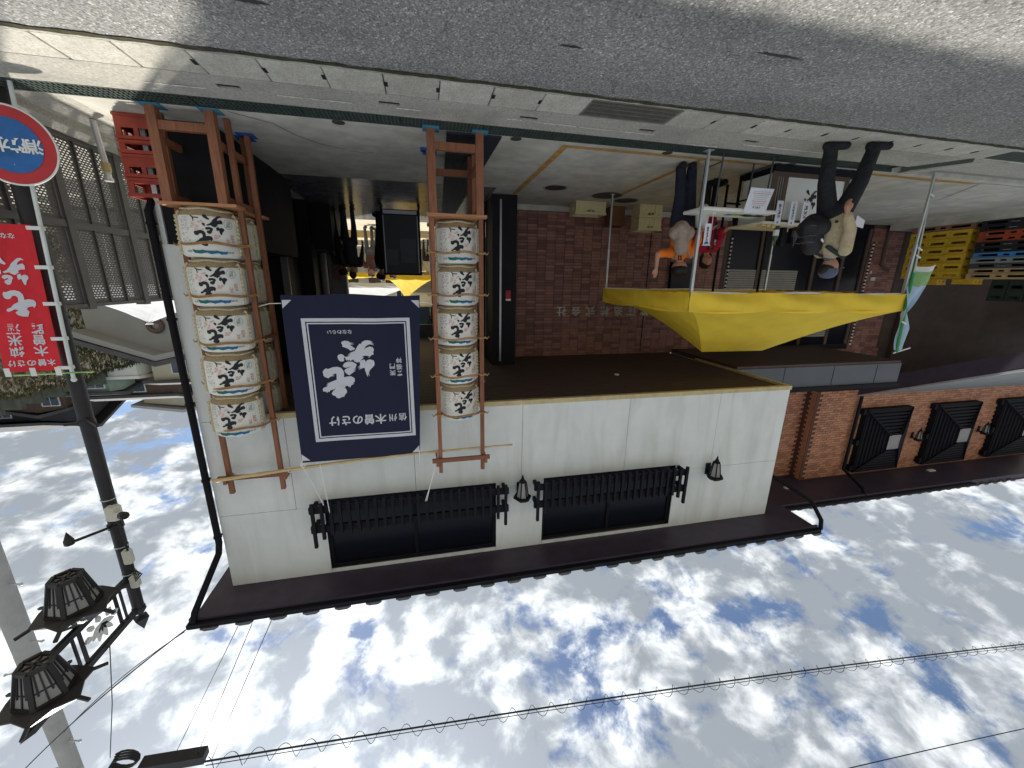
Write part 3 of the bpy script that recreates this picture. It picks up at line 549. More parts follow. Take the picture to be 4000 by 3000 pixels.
# shop window of the porch
sw = part('shop_window', MB().box(-12.75, -7.9, 9.75, 9.8, 0, 3.6, 'void').box(-12.75, -7.9, 9.42, 9.5, 3.45, 3.6, 'black_metal').box(-12.75, -7.9, 9.42, 9.5, 0, .12, 'black_metal'), bl)
for x in (-7.95, -9.05, -10.9, -11.9, -12.7): part('mullion', MB().box(x - .05, x + .05, 9.41, 9.5, .121, 3.449, 'house_brown'), sw)
part('transom', MB().box(-12.65, -9.1, 9.412, 9.498, 1.86, 2.1, 'wood_brown'), sw)
xs = [-7.95, -9.05, -10.9, -11.9, -12.7]
for a, b in zip(xs, xs[1:]): part('pane', MB().box(b + .05, a - .05, 9.45, 9.46, .121, 3.449, 'dark_glass'), sw)
bd = MB()
for k in range(9): bd.box(-9.0, -8.0, 9.43, 9.444, 1.32 + k * .06, 1.37 + k * .06, 'blind'); bd.box(-10.4, -9.1, 9.43, 9.444, 1.32 + k * .06, 1.37 + k * .06, 'blind')
for k in range(12): bd.box(-11.85, -9.6, 9.43, 9.444, 2.5 + k * .06, 2.55 + k * .06, 'blind')
part('blind', bd, sw)
for x in (-8.02, -12.82):
    rp = MB()
    for k in range(60): rp.ball((x, 9.36, .5 + k * .05), (.028, .028, .034), 'white_plastic' if k % 2 else 'black_metal', 6, 4)
    part('twisted_cord', rp, bl)
part('wall_socket', MB().box(-13.16, -13.02, 9.34, 9.38, 1.46, 1.55, 'white_plastic').box(-13.13, -13.11, 9.335, 9.345, 1.49, 1.52, 'black_metal').box(-13.07, -13.05, 9.335, 9.345, 1.49, 1.52, 'black_metal'), bl)
part('wall_switch', MB().box(-12.98, -12.95, 9.35, 9.38, 1.28, 1.36, 'white_plastic'), bl)
# lower grey canopy over the shop window
cn = MB().box(-11.35, -6.62, 7.0, 9.38, 3.52, 4.03, 'grey_metal').box(-11.38, -6.61, 6.95, 7.0, 4.0, 4.1, 'black_metal').box(-11.34, -6.63, 7.02, 9.37, 3.46, 3.519, 'soffit')
for x in (-7.9, -9.3, -10.6): cn.box(x - .006, x + .006, 6.996, 6.999, 3.53, 3.99, 'black_metal')
part('entrance_canopy', cn, bl)
# wall lanterns
def lantern(base, label, s=1.):
    x, y, z = base
    t = thing('wall_lantern', (x, y, z), label, 'lantern', 'lanterns fixed to the walls')
    part('bracket', MB().box(x - .05, x + .05, y - .02, y, z + .2, z + .42, 'black_metal').tube([(x, y - .02, z + .34), (x, y - .12, z + .46), (x, y - .2, z + .42)], .018, 8, 'black_metal'), t)
    part('glass_body', MB().lathe([(.055 * s, .1), (.095 * s, .36)], 6, (x, y - .2, z), 'lamp_panel', smooth=False), t)
    fr = MB()
    for k in range(6):
        a = k * math.pi / 3; fr.tube([(x + .058 * s * math.cos(a), y - .2 + .058 * s * math.sin(a), z + .1), (x + .1 * s * math.cos(a), y - .2 + .1 * s * math.sin(a), z + .36)], .011, 5, 'black_metal')
    part('frame', fr, t)
    part('cap', MB().lathe([(.15 * s, .355), (.15 * s, .38), (.09 * s, .43), (.02, .46)], 6, (x, y - .2, z), 'black_metal', smooth=False), t)
    part('finial', MB().lathe([(.006, -.03), (.02, .02), (.03, .05), (.06 * s, .085), (.06 * s, .1)], 8, (x, y - .2, z), 'black_metal'), t)
lantern((-1.42, YW, 4.74), 'black wall lantern on the white wall between the two latticed windows')
lantern((-5.05, YW, 4.74), 'black wall lantern on the white wall beyond the last latticed window')
# ---------------------------------------------------------------- brick wing behind and its bay grilles
wg = thing('brick_wing', (-14, 9.4, 0), 'orange brick upper storey with three dark pyramid grilles and deep eaves', 'building')
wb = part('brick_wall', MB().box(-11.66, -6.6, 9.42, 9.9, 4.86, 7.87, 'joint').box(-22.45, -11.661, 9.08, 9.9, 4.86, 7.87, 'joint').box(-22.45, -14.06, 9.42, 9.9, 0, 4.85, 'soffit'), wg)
LW, HW = .215, .078
bk2 = MB(); bk2.bbox(-LW / 2 + .005, LW / 2 - .005, -.012, .02, -HW / 2 + .005, HW / 2 - .005, .003, 'brick_wing'); bkm2 = bk2.mesh('brick')
bays = [(-15.5, -13.58), (-18.63, -16.62), (-21.84, -19.76)]; rest = MB(); spots = []
for j in range(int(3.0 / HW)):
    z = 4.87 + HW * (j + .5)
    for i in range(75):
        x = -6.7 - LW * i - (LW / 2 if j % 2 else 0)
        if x < -22.3 or abs(x + 11.66) < LW / 2: continue
        if any(a < x < b and 5.5 < z < 7.7 for a, b in bays): continue
        spots.append((x, 9.42 if x > -11.66 else 9.08, z))
near = set(sorted([p for p in spots if p[0] < -10.6], key=lambda p: -p[0])[:300])
for p in spots:
    if p in near: inst('brick', bkm2, wb, (p[0], p[1] - .002, p[2]))
    else: rest.box(p[0] - LW / 2 + .005, p[0] + LW / 2 - .005, p[1] - .013, p[1] + .01, p[2] - HW / 2 + .005, p[2] + HW / 2 - .005, rr.choice(('brick_wing', 'brick_w2', 'brick_w3')))
for j in range(38):
    z = 4.87 + HW * (j + .5); rest.box(-11.675, -11.648, 9.1, 9.24 if j % 2 else 9.3, z - HW / 2 + .005, z + HW / 2 - .005, 'brick_wing')
mat('brick_w2', (.37, .15, .08), .6, .2, 9, .15, 40); mat('brick_w3', (.5, .235, .125), .6, .2, 9, .15, 40)
part('brick_courses', rest, wb, kind='stuff')
part('dark_louvre', MB().box(-10.96, -10.8, 9.395, 9.418, 5.9, 6.5, 'black_metal'), wg)
for bi, (x0, x1) in enumerate(bays):
    z0, z1, xc, zc_ = 5.5, 7.7, (x0 + x1) / 2, 6.55
    by = part('bay_grille', MB().holey(x0, x1, z0, z1, [(x0 + .1, x1 - .1, z0 + .1, z1 - .1)], lambda u, v, w: (u, 8.9 + w, v), .18, 'black_metal').box(x0 + .1, x1 - .1, 9.05, 9.079, z0 + .1, z1 - .1, 'void'), wg)
    n = 8
    for k in range(n):
        t = (k + .5) / n; a = 1 - t * .78; hx, hz = (x1 - x0) / 2 * a, (z1 - z0) / 2 * a; y = 8.9 - .3 * t
        ca, cb = xc - .0 * t, 6.6 + (zc_ - 6.6) * t
        part('slat_ring', MB().holey(ca - hx, ca + hx, cb - hz, cb + hz, [(ca - hx + .07, ca + hx - .07, cb - hz + .07, cb + hz - .07)], lambda u, v, w: (u, y + w, v), .025, 'black_metal'), by)
    for sx in (-1, 1):
        for sz in (-1, 1): part('hip_bar', MB().beam((xc + sx * (x1 - x0) / 2 * .97, 8.9, 6.6 + sz * (z1 - z0) / 2 * .97), (xc + sx * .23, 8.58, zc_ + sz * .25), .05, .04, 'black_metal'), by)
    q = .24
    part('cap', MB().add([(xc - q, 8.6, zc_ - q), (xc + q, 8.6, zc_ - q), (xc + q, 8.6, zc_ + q), (xc - q, 8.6, zc_ + q), (xc, 8.5, zc_)], [(0, 1, 4), (1, 2, 4), (2, 3, 4), (3, 0, 4), (3, 2, 1, 0)], 'lamp_panel'), by)
    for z in (5.5, 6.55, 7.45): part('hinge', MB().box(x1 + .0, x1 + .12, 8.92, 9.06, z, z + .18, 'black_metal'), by)
er = part('eaves', MB().box(-22.9, -6.6, 8.0, 9.8, 7.875, 7.93, 'eave').box(-22.9, -6.6, 7.94, 8.0, 7.85, 8.02, 'eave'), wg)
t2 = MB(); t2.add([(-23, 7.9, 8.03), (-6.6, 7.9, 8.03), (-6.6, 11.5, 9.3), (-23, 11.5, 9.3), (-23, 13, 7.9), (-6.6, 13, 7.9)], [(0, 1, 2, 3), (3, 2, 5, 4), (0, 3, 4), (1, 5, 2), (0, 4, 5, 1)], 'tile'); part('roof_slope', t2, er)
for k in range(30): inst('tile_cap', capm, er, (-7.0 - k * .42, 7.84, 7.985))
part('eave_gutter', MB().tube([(-6.7, 7.88, 7.96), (-17.4, 7.88, 7.96)], .06, 8, 'black_metal'), er)
part('downpipe', MB().tube([(-12.9, 7.95, 7.9), (-12.95, 8.1, 7.74), (-13.27, 8.98, 7.55), (-13.29, 8.98, 7.4), (-13.29, 8.98, 5.06)], .05, 8, 'black_metal'), wg)
for x in (-10.9, -16.9): part('vent_cap', MB().box(x - .14, x + .14, 8.7, 8.8, 7.84, 7.874, 'white_plastic'), er)
lantern((-16.06, 9.07, 6.3), 'small lantern on the orange brick between the first and second pyramid grille', .85)
lantern((-19.2, 9.07, 6.3), 'small lantern on the orange brick between the second and third pyramid grille', .85)
# lean-to shed with corrugated roof
sh = thing('storage_shed', (-16, 7.5, 0), 'open lean-to shed with corrugated roof sheltering crates and pallets', 'shed')
zrf = lambda y: 3.30 + (y - 5.5) * .4877
cr = MB(); n = 110; v = []
for i in range(n + 1):
    x = -13.3 - 9.2 * i / n; h = .02 * math.cos(i * math.pi)
    v += [(x, 5.5, zrf(5.5) + h), (x, 9.07, zrf(9.07) + h)]
cr.add(v, [(2 * i, 2 * i + 1, 2 * i + 3, 2 * i + 2) for i in range(n)], 'corrugated'); part('corrugated_roof', cr, sh)
part('bargeboard', MB().add([(x, y, z) for x in (-13.29, -13.22) for y, z in ((5.4, zrf(5.4) - .42), (9.07, zrf(9.07) - .48), (9.07, zrf(9.07) + .0), (5.4, zrf(5.4) + .0))], [(0, 3, 2, 1), (4, 5, 6, 7), (0, 1, 5, 4), (1, 2, 6, 5), (2, 3, 7, 6), (3, 0, 4, 7)], 'eave'), sh)
part('verge_trim', MB().beam((-13.26, 5.4, zrf(5.4) + .03), (-13.26, 9.07, zrf(9.07) + .03), .1, .05, 'alu'), sh)
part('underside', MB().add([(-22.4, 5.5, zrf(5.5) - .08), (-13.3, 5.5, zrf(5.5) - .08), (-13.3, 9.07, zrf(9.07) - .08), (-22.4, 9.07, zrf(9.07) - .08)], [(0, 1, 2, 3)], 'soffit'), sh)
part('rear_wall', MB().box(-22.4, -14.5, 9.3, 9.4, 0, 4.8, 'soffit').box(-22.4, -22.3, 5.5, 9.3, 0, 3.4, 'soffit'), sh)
part('plinth', MB().box(-22, -13.12, 5.3, 9.25, 0, .165, 'concrete'), sh)
part('post', MB().box(-13.3, -13.18, 5.45, 5.57, 0, zrf(5.45) - .1, 'black_metal'), sh)
part('downpipe', MB().tube([(-13.2, 9.3, .1), (-13.2, 9.3, 1.1), (-13.5, 9.3, 1.25)], .04, 8, 'house_brown'), sh)
# ---------------------------------------------------------------- sake barrels
RB = .28
def bend(u, z, r): a = math.asin(max(-.999, min(.999, u / r))); return (r * math.sin(a), -r * math.cos(a), z)
def barrel_proto(plain=False):
    t = thing('straw_barrel', (0, 0, 0), 'x', 'barrel', 'straw-wrapped barrels on the racks')
    prof = [(.205, .0), (.222, .015), (.258, .075), (.275, .105)]
    part('straw_base', MB().lathe(prof, 32, m='straw'), t)
    c = MB().lathe([(.276, .102), (.281, .13), (.282, .25), (.282, .40), (.279, .47), (.272, .512), (.25, .53), (.215, .538)], 32, m='plaincover' if plain else 'cover'); part('wrapper', c, t)
    for s in (-1, 1):
        a0 = math.radians(-90 + s * 72)
        for da in (0,) if s < 0 else (0,):
            pts = []; 
            for k in range(29):
                z = .06 + .45 * k / 28; r = .29 + .006 * math.sin(k * 2.2) - max(0, .105 - z) * .75 - max(0, z - .47) * .6; a = a0 + .02 * math.cos(k * 2.2); pts.append((r * math.cos(a), r * math.sin(a), z))
            part('rope', MB().tube(pts, [.017 + .005 * math.sin(k * 2.2 + 1) for k in range(29)], 6, 'rope'), t)
    ring = [(.24 * math.cos(a), .24 * math.sin(a), .03 + .006 * math.sin(a * 5)) for a in [i * 2 * math.pi / 30 for i in range(31)]]
    part('hoop_rope', MB().tube(ring, .011, 6, 'rope', False), t)
    if plain: return t
    def prn(name, polys, m, r=.285, L=.035):
        mb = MB()
        for p in polys:
            v, tr = refine(p, [tuple(x) for x in tessellate_polygon([[Vector((a, b, 0)) for a, b in p]])], L)
            mb.add([bend(a, b, r) for a, b in v], tr, m)
        part(name, mb, t)
    gz = lambda L_: [[((a + .02) * 1.14 - .02, (b - .27) * 1.1 + .262) for a, b in p] for p in L_]
    prn('lettering', gz(B7 + BW), 'ink'); prn('wave_print', [[(a, b - .006) for a, b in p] for p in BWV], 'wave'); prn('branch_print', BBR, 'ink')
    mb = MB(); rr = random.Random(2); fl = lambda u, v: bend(u, v, .2845)
    for cu, cv in ((.1, .2), (.12, .22), (.075, .235), (.05, .26), (.03, .27), (.085, .245), (.11, .185), (.02, .245), (.065, .21), (.045, .17), (.02, .16), (-.09, .30), (-.105, .32), (-.085, .325), (-.12, .30)):
        for k in range(5):
            a = k * 1.257 + rr.random(); mb.sheet([(cu + .007 * math.cos(a) + .0065 * math.cos(q), cv + .007 * math.sin(a) + .0065 * math.sin(q)) for q in [i * math.pi / 3 for i in range(6)]], fl, 'pink')
    part('blossom_print', mb, t, kind='stuff')
    mb = MB(); n = 20
    for k in range(n):
        a, b = 2 * math.pi * k / n, 2 * math.pi * (k + 1) / n
        mb.add([fl(-.205 + .034 * q * math.cos(w), .17 + .054 * q * math.sin(w)) for q, w in ((1, a), (1, b), (.93, b), (.93, a))], [(0, 1, 2, 3)], 'seal')
    write(mb, '謹醸', (-.205, .17), .034, fl, 'seal', True, w=.01); part('seal_print', mb, t)
    mb = MB(); write(mb, '笑門', (-.19, .35), .03, fl, 'red_ink', True); write(mb, '来福神', (-.228, .32), .03, fl, 'red_ink', True); part('red_print', mb, t, kind='stuff')
    mb = MB(); write(mb, '登録', (.175, .475), .026, lambda u, v: bend(u, v, .2825), 'seal', w=.01); write(mb, '商標', (-.2, .473), .024, lambda u, v: bend(u, v, .2825), 'seal', w=.01)
    for k in range(8):
        a = .13 - k * .038
        mb.add([bend(a, .47, .2845), bend(a - .02, .477 if k % 2 else .465, .2845), bend(a - .019, .48 if k % 2 else .468, .2845), bend(a + .001, .473, .2845)], [(0, 1, 2, 3)], 'ink')
    part('trademark_print', mb, t, kind='stuff')
    mb = MB(); rr = random.Random(8)
    for k in range(40):
        cu, cv, s = rr.uniform(.145, .225), rr.uniform(.12, .37), rr.uniform(.006, .016)
        mb.sheet([(cu + s * math.cos(q) * rr.uniform(.5, 1), cv + s * .6 * math.sin(q)) for q in [i * math.pi / 3 for i in range(6)]], fl, 'faint')
    for cu in (.165, .205):
        for k in range(12):
            a, b = k * .5236, (k + 1) * .5236; mb.add([fl(cu + .018 * q * math.cos(w), .388 + .02 * q * math.sin(w)) for q, w in ((1, a), (1, b), (.85, b), (.85, a))], [(0, 1, 2, 3)], 'faint')
    part('faint_print', mb, t, kind='stuff')
    return t
bp = barrel_proto(); bq = barrel_proto(True)
WH = ['resting on the shelf', 'second above the shelf', 'third above the shelf', 'fourth above the shelf', 'topmost']
first = True
for side, (bx, by, rz, txt) in enumerate(((2.385, 5.43, math.radians(-7), 'rack beside the red crates'), (-.435, 5.52, math.radians(-3), 'rack nearest the brick wall'))):
    for k in range(5):
        loc = (bx + random.uniform(-.008, .008) + (.03 * k / 4 if side == 0 else .02 * k / 4), by, .955 + k * .541); lab = 'printed white barrel in the %s, %s' % (txt, WH[k]); ro = rz + random.uniform(-.13, .13)
        if first: bp.location = loc; bp.rotation_euler.z = ro; bp['label'] = lab; first = False; cc = bp
        else: cc = copy_tree(bp, loc, ro, lab)
        cc.rotation_euler.x = random.uniform(-.012, .012); cc.rotation_euler.y = random.uniform(-.02, .02)
for k in range(5):
    loc = (2.375, 6.0, .955 + k * .541); lab = 'plain barrel, rear column of rack by the red crates, %s' % WH[k]
    if k == 0: bq.location = loc; bq['label'] = lab
    else: copy_tree(bq, loc, random.uniform(-.2, .2), lab)
# ---------------------------------------------------------------- the two racks
def rack(x0, x1, yf, yr, ztop, label, legs, zt=4.28, yl=None):
    t = thing('barrel_rack', ((x0 + x1) / 2, yf, 0), label, 'rack', 'wooden barrel racks')
    for x in (x0, x1):
        for y in (yf, yr): part('post', MB().box(x - .027, x + .027, y - .027, y + .027, .012, ztop - (.0 if y == yf else .05), 'rackwood'), t)
    fy = yl if yl else yf
    for z, yy in ((zt, yf), (zt, yr)): part('cross_rail', MB().box(x0 - .1, x1 + .12, yy - .065, yy - .0275, z, z + .06, 'rackwood'), t)
    for x in (x0, x1):
        part('side_rail', MB().box(x + (.0275 if x == x1 else -.065), x + (.065 if x == x1 else -.0275), yf - .06, yr + .07, zt + .062, zt + .12, 'rackwood'), t)
        part('side_rail', MB().box(x - .02, x + .02, yf + .0275, yr - .0275, 2.44, 2.48, 'rackwood'), t)
    part('shelf_board', MB().box(x0 - .06, x1 + .06, fy - .14, yf - .03, .918, .95, 'shelfwood').box(x0 + .03, x1 - .03, yf - .029, yr - .03, .918, .95, 'shelfwood').box(x0 - .05, x1 + .05, yr + .03, yr + .22, .918, .95, 'shelfwood'), t)
    for lx in legs:
        for ly in (fy - .09, yr + .12):
            part('leg', MB().box(lx - .045, lx + .045, ly - .045, ly + .045, .012, .917, 'rackwood'), t)
            part('foot_pad', MB().box(lx - .1, lx + .09, ly - .09, ly + .1, .001, .0115, 'teal_pad' if ly < yf else 'blue_pad'), t)
    for z, yy in ((.14, fy - .09), (.2, yr + .12)): part('stretcher', MB().box(legs[0] - .0452, legs[1] + .0452, yy - .03, yy + .03, z, z + .085, 'rackwood'), t)
    for lx in legs: part('stretcher', MB().box(lx - .022, lx + .022, fy - .04, yr + .07, .26, .33, 'rackwood'), t)
    for lx in legs: part('shelf_bearer', MB().box(lx - .025, lx + .025, fy - .04, yr + .07, .83, .916, 'rackwood'), t)
    for x in (x0, x1): part('foot_pad', MB().box(x - .09, x + .1, yr - .09, yr + .1, .001, .0115, 'blue_pad'), t)
    # cords that lash every barrel to the posts
    for k in range(5):
        z = .955 + k * .541 + .395 + random.uniform(-.02, .03)
        for dz in (0, .016):
            pts = []
            for i in range(13):
                a = math.pi * (1.0 - i / 12); b = Vector(((x0 + x1) / 2 + .298 * math.cos(a), yf + (.16 if yl is None else -.05) - .296 * math.sin(a), z + dz + .012 * math.sin(i)))
                pts.append(b)
            pts = [Vector((x0 - .035, yf - .03, z + dz))] + pts[1:-1] + [Vector((x1 + .035, yf - .03, z + dz - .02))]
            part('lashing', MB().tube(pts, .0075, 5, 'cord'), t)
        for x in (x0, x1):
            kn = MB(); kn.tube([(x - .038, y_, z + .008) if False else (x + .04 * math.cos(q), yf + .04 * math.sin(q), z + .008) for q in [i * math.pi / 4 for i in range(9)] for y_ in (0,)], .012, 5, 'cord', False)
            s = -1 if x == x0 else 1
            kn.tube([(x + s * .04, yf - .02, z), (x + s * .075, yf - .03, z + .02), (x + s * .1, yf - .02, z - .012)], [.014, .011, .004], 5, 'cord'); part('knot', kn, t)
    for x in (x0, x1): part('bolt', MB().lathe([(.017, 0), (.012, .012)], 10, (0, 0, 0), 'white_plastic'), t).matrix_local = Matrix.Translation(Vector((x, yf - .066, zt + .03)) - worg(t)) @ Matrix.Rotation(math.pi / 2, 4, 'X')
    return t
rack(2.06, 2.70, 5.48, 6.0, 4.58, 'reddish wooden rack with two columns of barrels beside the red crates', (2.13, 2.66), 4.3, 5.36)
rack(-.745, -.13, 5.27, 5.97, 4.44, 'reddish wooden rack with one visible column of barrels, nearest the brick wall', (-.72, -.15), 4.2)
# ---------------------------------------------------------------- shop curtain between the racks
def Q(u, z):        # cloth surface with gentle folds
    s = max(0, (4.12 - z) / 2.2)
    return (u, 5.3 + .03 * s * math.sin(u * 5.2 + .6 + .3 * z) + .012 * math.sin(u * 11 + z * 1.7) * s + .012 * math.sin(z * 2.3) * s, z)
nr = thing('shop_curtain', (.9, 5.3, 1.9), 'dark navy cloth banner with white calligraphy hung between the barrel racks', 'banner')
xa = lambda z: .06 + (z - 1.9) * .045; xb = lambda z: 1.70 + (z - 1.9) * .01
def cl(s, t):
    z = 1.895 + t * 2.235 + .012 * math.sin(s * 9) * (1 - t); x = xa(z) + (xb(z) - xa(z)) * s
    return Q(x, z)
part('cloth', MB().grid(cl, 40, 50, 'noren').grid(lambda s, t: (lambda p: (p[0], p[1] + .004, p[2]))(cl(s, t)), 40, 50, 'noren'), nr)
def Qf(u, v): p = Q(u, v); return (p[0], p[1] - .004, p[2])
def strip(mb, pts, m):      # quad strip from outer and inner rings, following the cloth
    for (a, b), (c, d) in zip(zip(*pts), list(zip(*pts))[1:]): mb.add([Qf(*a), Qf(*c), Qf(*d), Qf(*b)], [(0, 1, 2, 3)], m)
def ringrect(mb, L, R, B, T, w, m):
    def side(p, q, pi, qi, n=24):
        o = [(p[0] + (q[0] - p[0]) * i / n, p[1] + (q[1] - p[1]) * i / n) for i in range(n + 1)]; ii = [(pi[0] + (qi[0] - pi[0]) * i / n, pi[1] + (qi[1] - pi[1]) * i / n) for i in range(n + 1)]
        strip(mb, (o, ii), m)
    c = [(L, B), (R, B), (R, T), (L, T)]; d = [(L + w, B + w), (R - w, B + w), (R - w, T - w), (L + w, T - w)]
    for i in range(4): side(c[i], c[(i + 1) % 4], d[i], d[(i + 1) % 4])
bd = MB(); ringrect(bd, .205, 1.515, 2.185, 3.84, .043, 'white_cloth'); ringrect(bd, .262, 1.458, 2.242, 3.783, .016, 'white_cloth'); part('border', bd, nr)
lt = MB()
for p in NOREN7 + NORENW: lt.sheet(p, lambda a, b: Qf(a, b), 'white_cloth')
part('calligraphy', lt, nr)
sm = MB(); write(sm, '木曽のさけ', (.96, 3.56), .15, Qf, 'white_cloth', step=1.0, w=.022); write(sm, '信州', (.43, 3.55), .115, Qf, 'white_cloth', step=1.1, w=.015)
write(sm, 'ななわらい', (1.08, 2.36), .06, Qf, 'white_cloth', w=.015); write(sm, '笑門', (.46, 2.87), .078, Qf, 'white_cloth', True, step=1.15, w=.015); write(sm, '来福神', (.37, 2.84), .078, Qf, 'white_cloth', True, step=1.15, w=.015)
part('small_lettering', sm, nr, kind='stuff')
for x, z, sx, sz in ((.075, 1.99, 1, 1), (1.69, 1.99, -1, 1), (.165, 4.07, 1, -1), (1.715, 4.07, -1, -1)):
    part('corner_patch', MB().sheet([(x, z - sz * .03), (x + sx * .1, z - sz * .03), (x, z + sz * .07)], lambda a, b: (a, Q(a, b)[1] - .006, b), 'white_cloth'), nr)
bm = MB(); P0, P1 = Vector((2.85, 5.36, 4.32)), Vector((-1.2, 5.27, 4.09)); pts = []; rs = []
for k in range(29):
    t = k / 28; p = P0.lerp(P1, t); p.z -= .05 * math.sin(math.pi * t); pts.append(p); rs.append((.024 - .012 * t) * (1.22 if k % 4 == 0 else 1))
bm.tube(pts, rs, 10, 'bamboo'); solo('bamboo_pole', bm, 'yellow bamboo pole lashed to both racks, carrying the navy banner', 'pole')
st = MB()
for a, b in (((1.69, 5.29, 2.0), (2.06, 5.5, 2.06)), ((.075, 5.29, 1.99), (-.12, 5.25, 2.02)), ((1.70, 5.29, 4.02), (1.73, 5.31, 4.2)), ((.17, 5.29, 4.05), (.17, 5.29, 4.18)), ((1.72, 5.3, 4.19), (1.55, 5.4, 4.86)), ((1.5, 5.3, 4.18), (1.47, 5.4, 5.2)), ((-.1, 5.3, 4.14), (.1, 5.37, 4.95)), ((-.14, 5.3, 4.14), (.12, 5.37, 4.95)), ((.17, 5.29, 4.3), (.165, 5.285, 4.06))):
    a, b = Vector(a), Vector(b); m_ = (a + b) / 2 - Vector((0, 0, .02)); st.tube([a, m_, b], .0055, 5, 'string')
for c in ((1.9, 5.33, 4.24), (1.72, 5.3, 4.17), (-.12, 5.29, 4.14)): st.tube([(c[0] + .03 * math.cos(q), c[1] + .01, c[2] + .035 * math.sin(q)) for q in [i * .7 for i in range(10)]], .006, 5, 'string')
solo('white_string', st, 'thin white strings tying the navy banner and bamboo to racks and lattice', 'string')
# ---------------------------------------------------------------- yellow tent
def tent(cx0, cx1, cy0, cy1, zb, zv, peaks, zp, canopy, label, nm='folding_tent', rods=True, leg='alu'):
    t = thing(nm, ((cx0 + cx1) / 2, (cy0 + cy1) / 2, 0), label, 'tent')
    cn = {'a': Vector((cx1, cy0, zv)), 'b': Vector((cx0, cy0, zv)), 'c': Vector((cx0, cy1, zv)), 'd': Vector((cx1, cy1, zv))}
    pr, pl = Vector(peaks[0]), Vector(peaks[1])
    def face(e0, e1, p0, p1, nx=24, ny=16):
        def fn(s, q):
            e = e0.lerp(e1, s); p = p0.lerp(p1, s); h = e.lerp(p, q)
            wx = min(1, max(0, (e.x - cx0) / (cx1 - cx0))); sag = (.06 + .15 * wx * wx) * math.sin(math.pi * q ** .85); h.z -= sag
            wr = .008 * math.sin(s * 31 + q * 9) * (1 - q) + .007 * math.sin(s * 17 - q * 23) + .006 * math.sin((s - q) * 47); h.z += wr * (1 if 0 < s < 1 and 0 < q < 1 else 0)
            return h
        return MB().grid(fn, nx, ny, canopy)
    c = MB()
    for e in ((cn['a'], cn['b'], pr, pl), (cn['c'], cn['d'], pl, pr), (cn['d'], cn['a'], pr, pr), (cn['b'], cn['c'], pl, pl)):
        q = face(*e); c.add(q.v, q.f, canopy, True)
    part('canopy', c, t)
    for (e0, e1, ns) in ((cn['a'], cn['b'], 3), (cn['b'], cn['c'], 2), (cn['c'], cn['d'], 3), (cn['d'], cn['a'], 2)):
        nrm = (e1 - e0).cross(Vector((0, 0, 1))).normalized()
        def vf(s, q):
            p = e0.lerp(e1, s); f = (s * ns) % 1
            p.z = zv - (zv - zb) * q + .035 * math.sin(math.pi * f) * (1 - q) + .02 * math.sin(math.pi * f) * q + .008 * math.sin(s * 60) * q
            d = (.05 * math.sin(q * 5.5 + f * 3.1) * math.sin(math.pi * f) + .02 * math.sin(f * 9 + q * 4) * q) * (1 if zv > 2.05 else .4)
            return p - nrm * (.012 - d * .8)
        part('valance', MB().grid(vf, 48, 8, canopy), t)
        for k in range(1, ns + (1 if ns == 3 else 0)):
            p = e0.lerp(e1, k / ns) - nrm * -.0; part('valance_seam', MB().beam(p + nrm * .004, p + nrm * .004 - Vector((0, 0, zv - zb - .01)), .016, .004, canopy), t)
    for x in (cx0 + .03, cx1 - .03):
        for y in (cy0 + .03, cy1 - .03):
            lg = part('leg', MB().box(x - .019, x + .019, y - .019, y + .019, 1.05, zv - .05, leg).box(x - .014, x + .014, y - .014, y + .014, .01, 1.05, leg), t)
            part('foot', MB().box(x - .05, x + .05, y - .05, y + .05, .002, .012, leg), lg)
    if rods:
        z = zb + .02
        for y in (cy0 + .03, cy1 - .03):
            xs = [cx0 + .03 + (cx1 - cx0 - .06) * k / 4 for k in range(5)]
            for k in range(4): part('scissor_bar', MB().beam((xs[k], y, z if k % 2 else z - .22 + .2), (xs[k + 1], y, z - .02 if k % 2 else z), .012, .022, leg), t)
        for p in (pr, pl): part('king_post', MB().tube([(p.x, p.y, zv - .1), (p.x, p.y, p.z - .02)], .016, 6, leg), t)
    return t
tent(-7.78, -3.72, 5.0, 7.82, 1.82, 2.1, ((-5.19, 6.42, 2.98), (-6.58, 6.42, 2.99)), 2.98, 'tent_yellow', 'large yellow folding tent over the sales stall in front of the brick wall')
# ---------------------------------------------------------------- stall
tb = thing('folding_table', (-4.3, 5.2, 0), 'white plastic folding table with rounded corners under the yellow tent', 'table')
part('table_top', MB().bbox(-4.93, -3.74, 4.97, 5.43, .69, .735, .012, 'white_plastic'), tb)
for x in (-3.95, -4.75):
    for y in (5.03, 5.37): part('leg', MB().tube([(x, y, .69), (x - .03, y, .0)], .011, 6, 'p_dark'), tb)
    part('leg_brace', MB().tube([(x - .025, 5.03, .12), (x - .025, 5.37, .12)], .01, 6, 'p_dark'), tb)
bx = thing('display_counter', (-5.7, 5.45, 0), 'white display counter with dark frame and a large black character on its front', 'counter')
part('box', MB().box(-6.45, -5.07, 5.3, 5.85, .12, .785, 'white_box'), bx)
f = MB().holey(-6.47, -5.06, .1, .79, [(-5.27, -5.245, .16, .75), (-5.23, -5.205, .16, .75), (-5.19, -5.165, .16, .75), (-6.4, -5.34, .16, .75)], lambda u, v, w: (u, 5.297 - w, v), .014, 'house_brown'); part('front_frame', f, bx)
part('base', MB().box(-6.6, -5.05, 5.25, 5.9, .02, .1, 'black_metal'), bx)
for x in (-6.5, -5.12):
    for y in (5.28, 5.87): part('leg', MB().box(x - .02, x + .02, y - .02, y + .02, 0, .02, 'black_metal'), bx)
for x in (-5.1,):
    part('back_leg', MB().box(-5.06, -5.03, 5.88, 5.91, .02, .78, 'black_metal').box(-5.055, -5.035, 5.5, 5.88, .4, .42, 'black_metal'), bx)
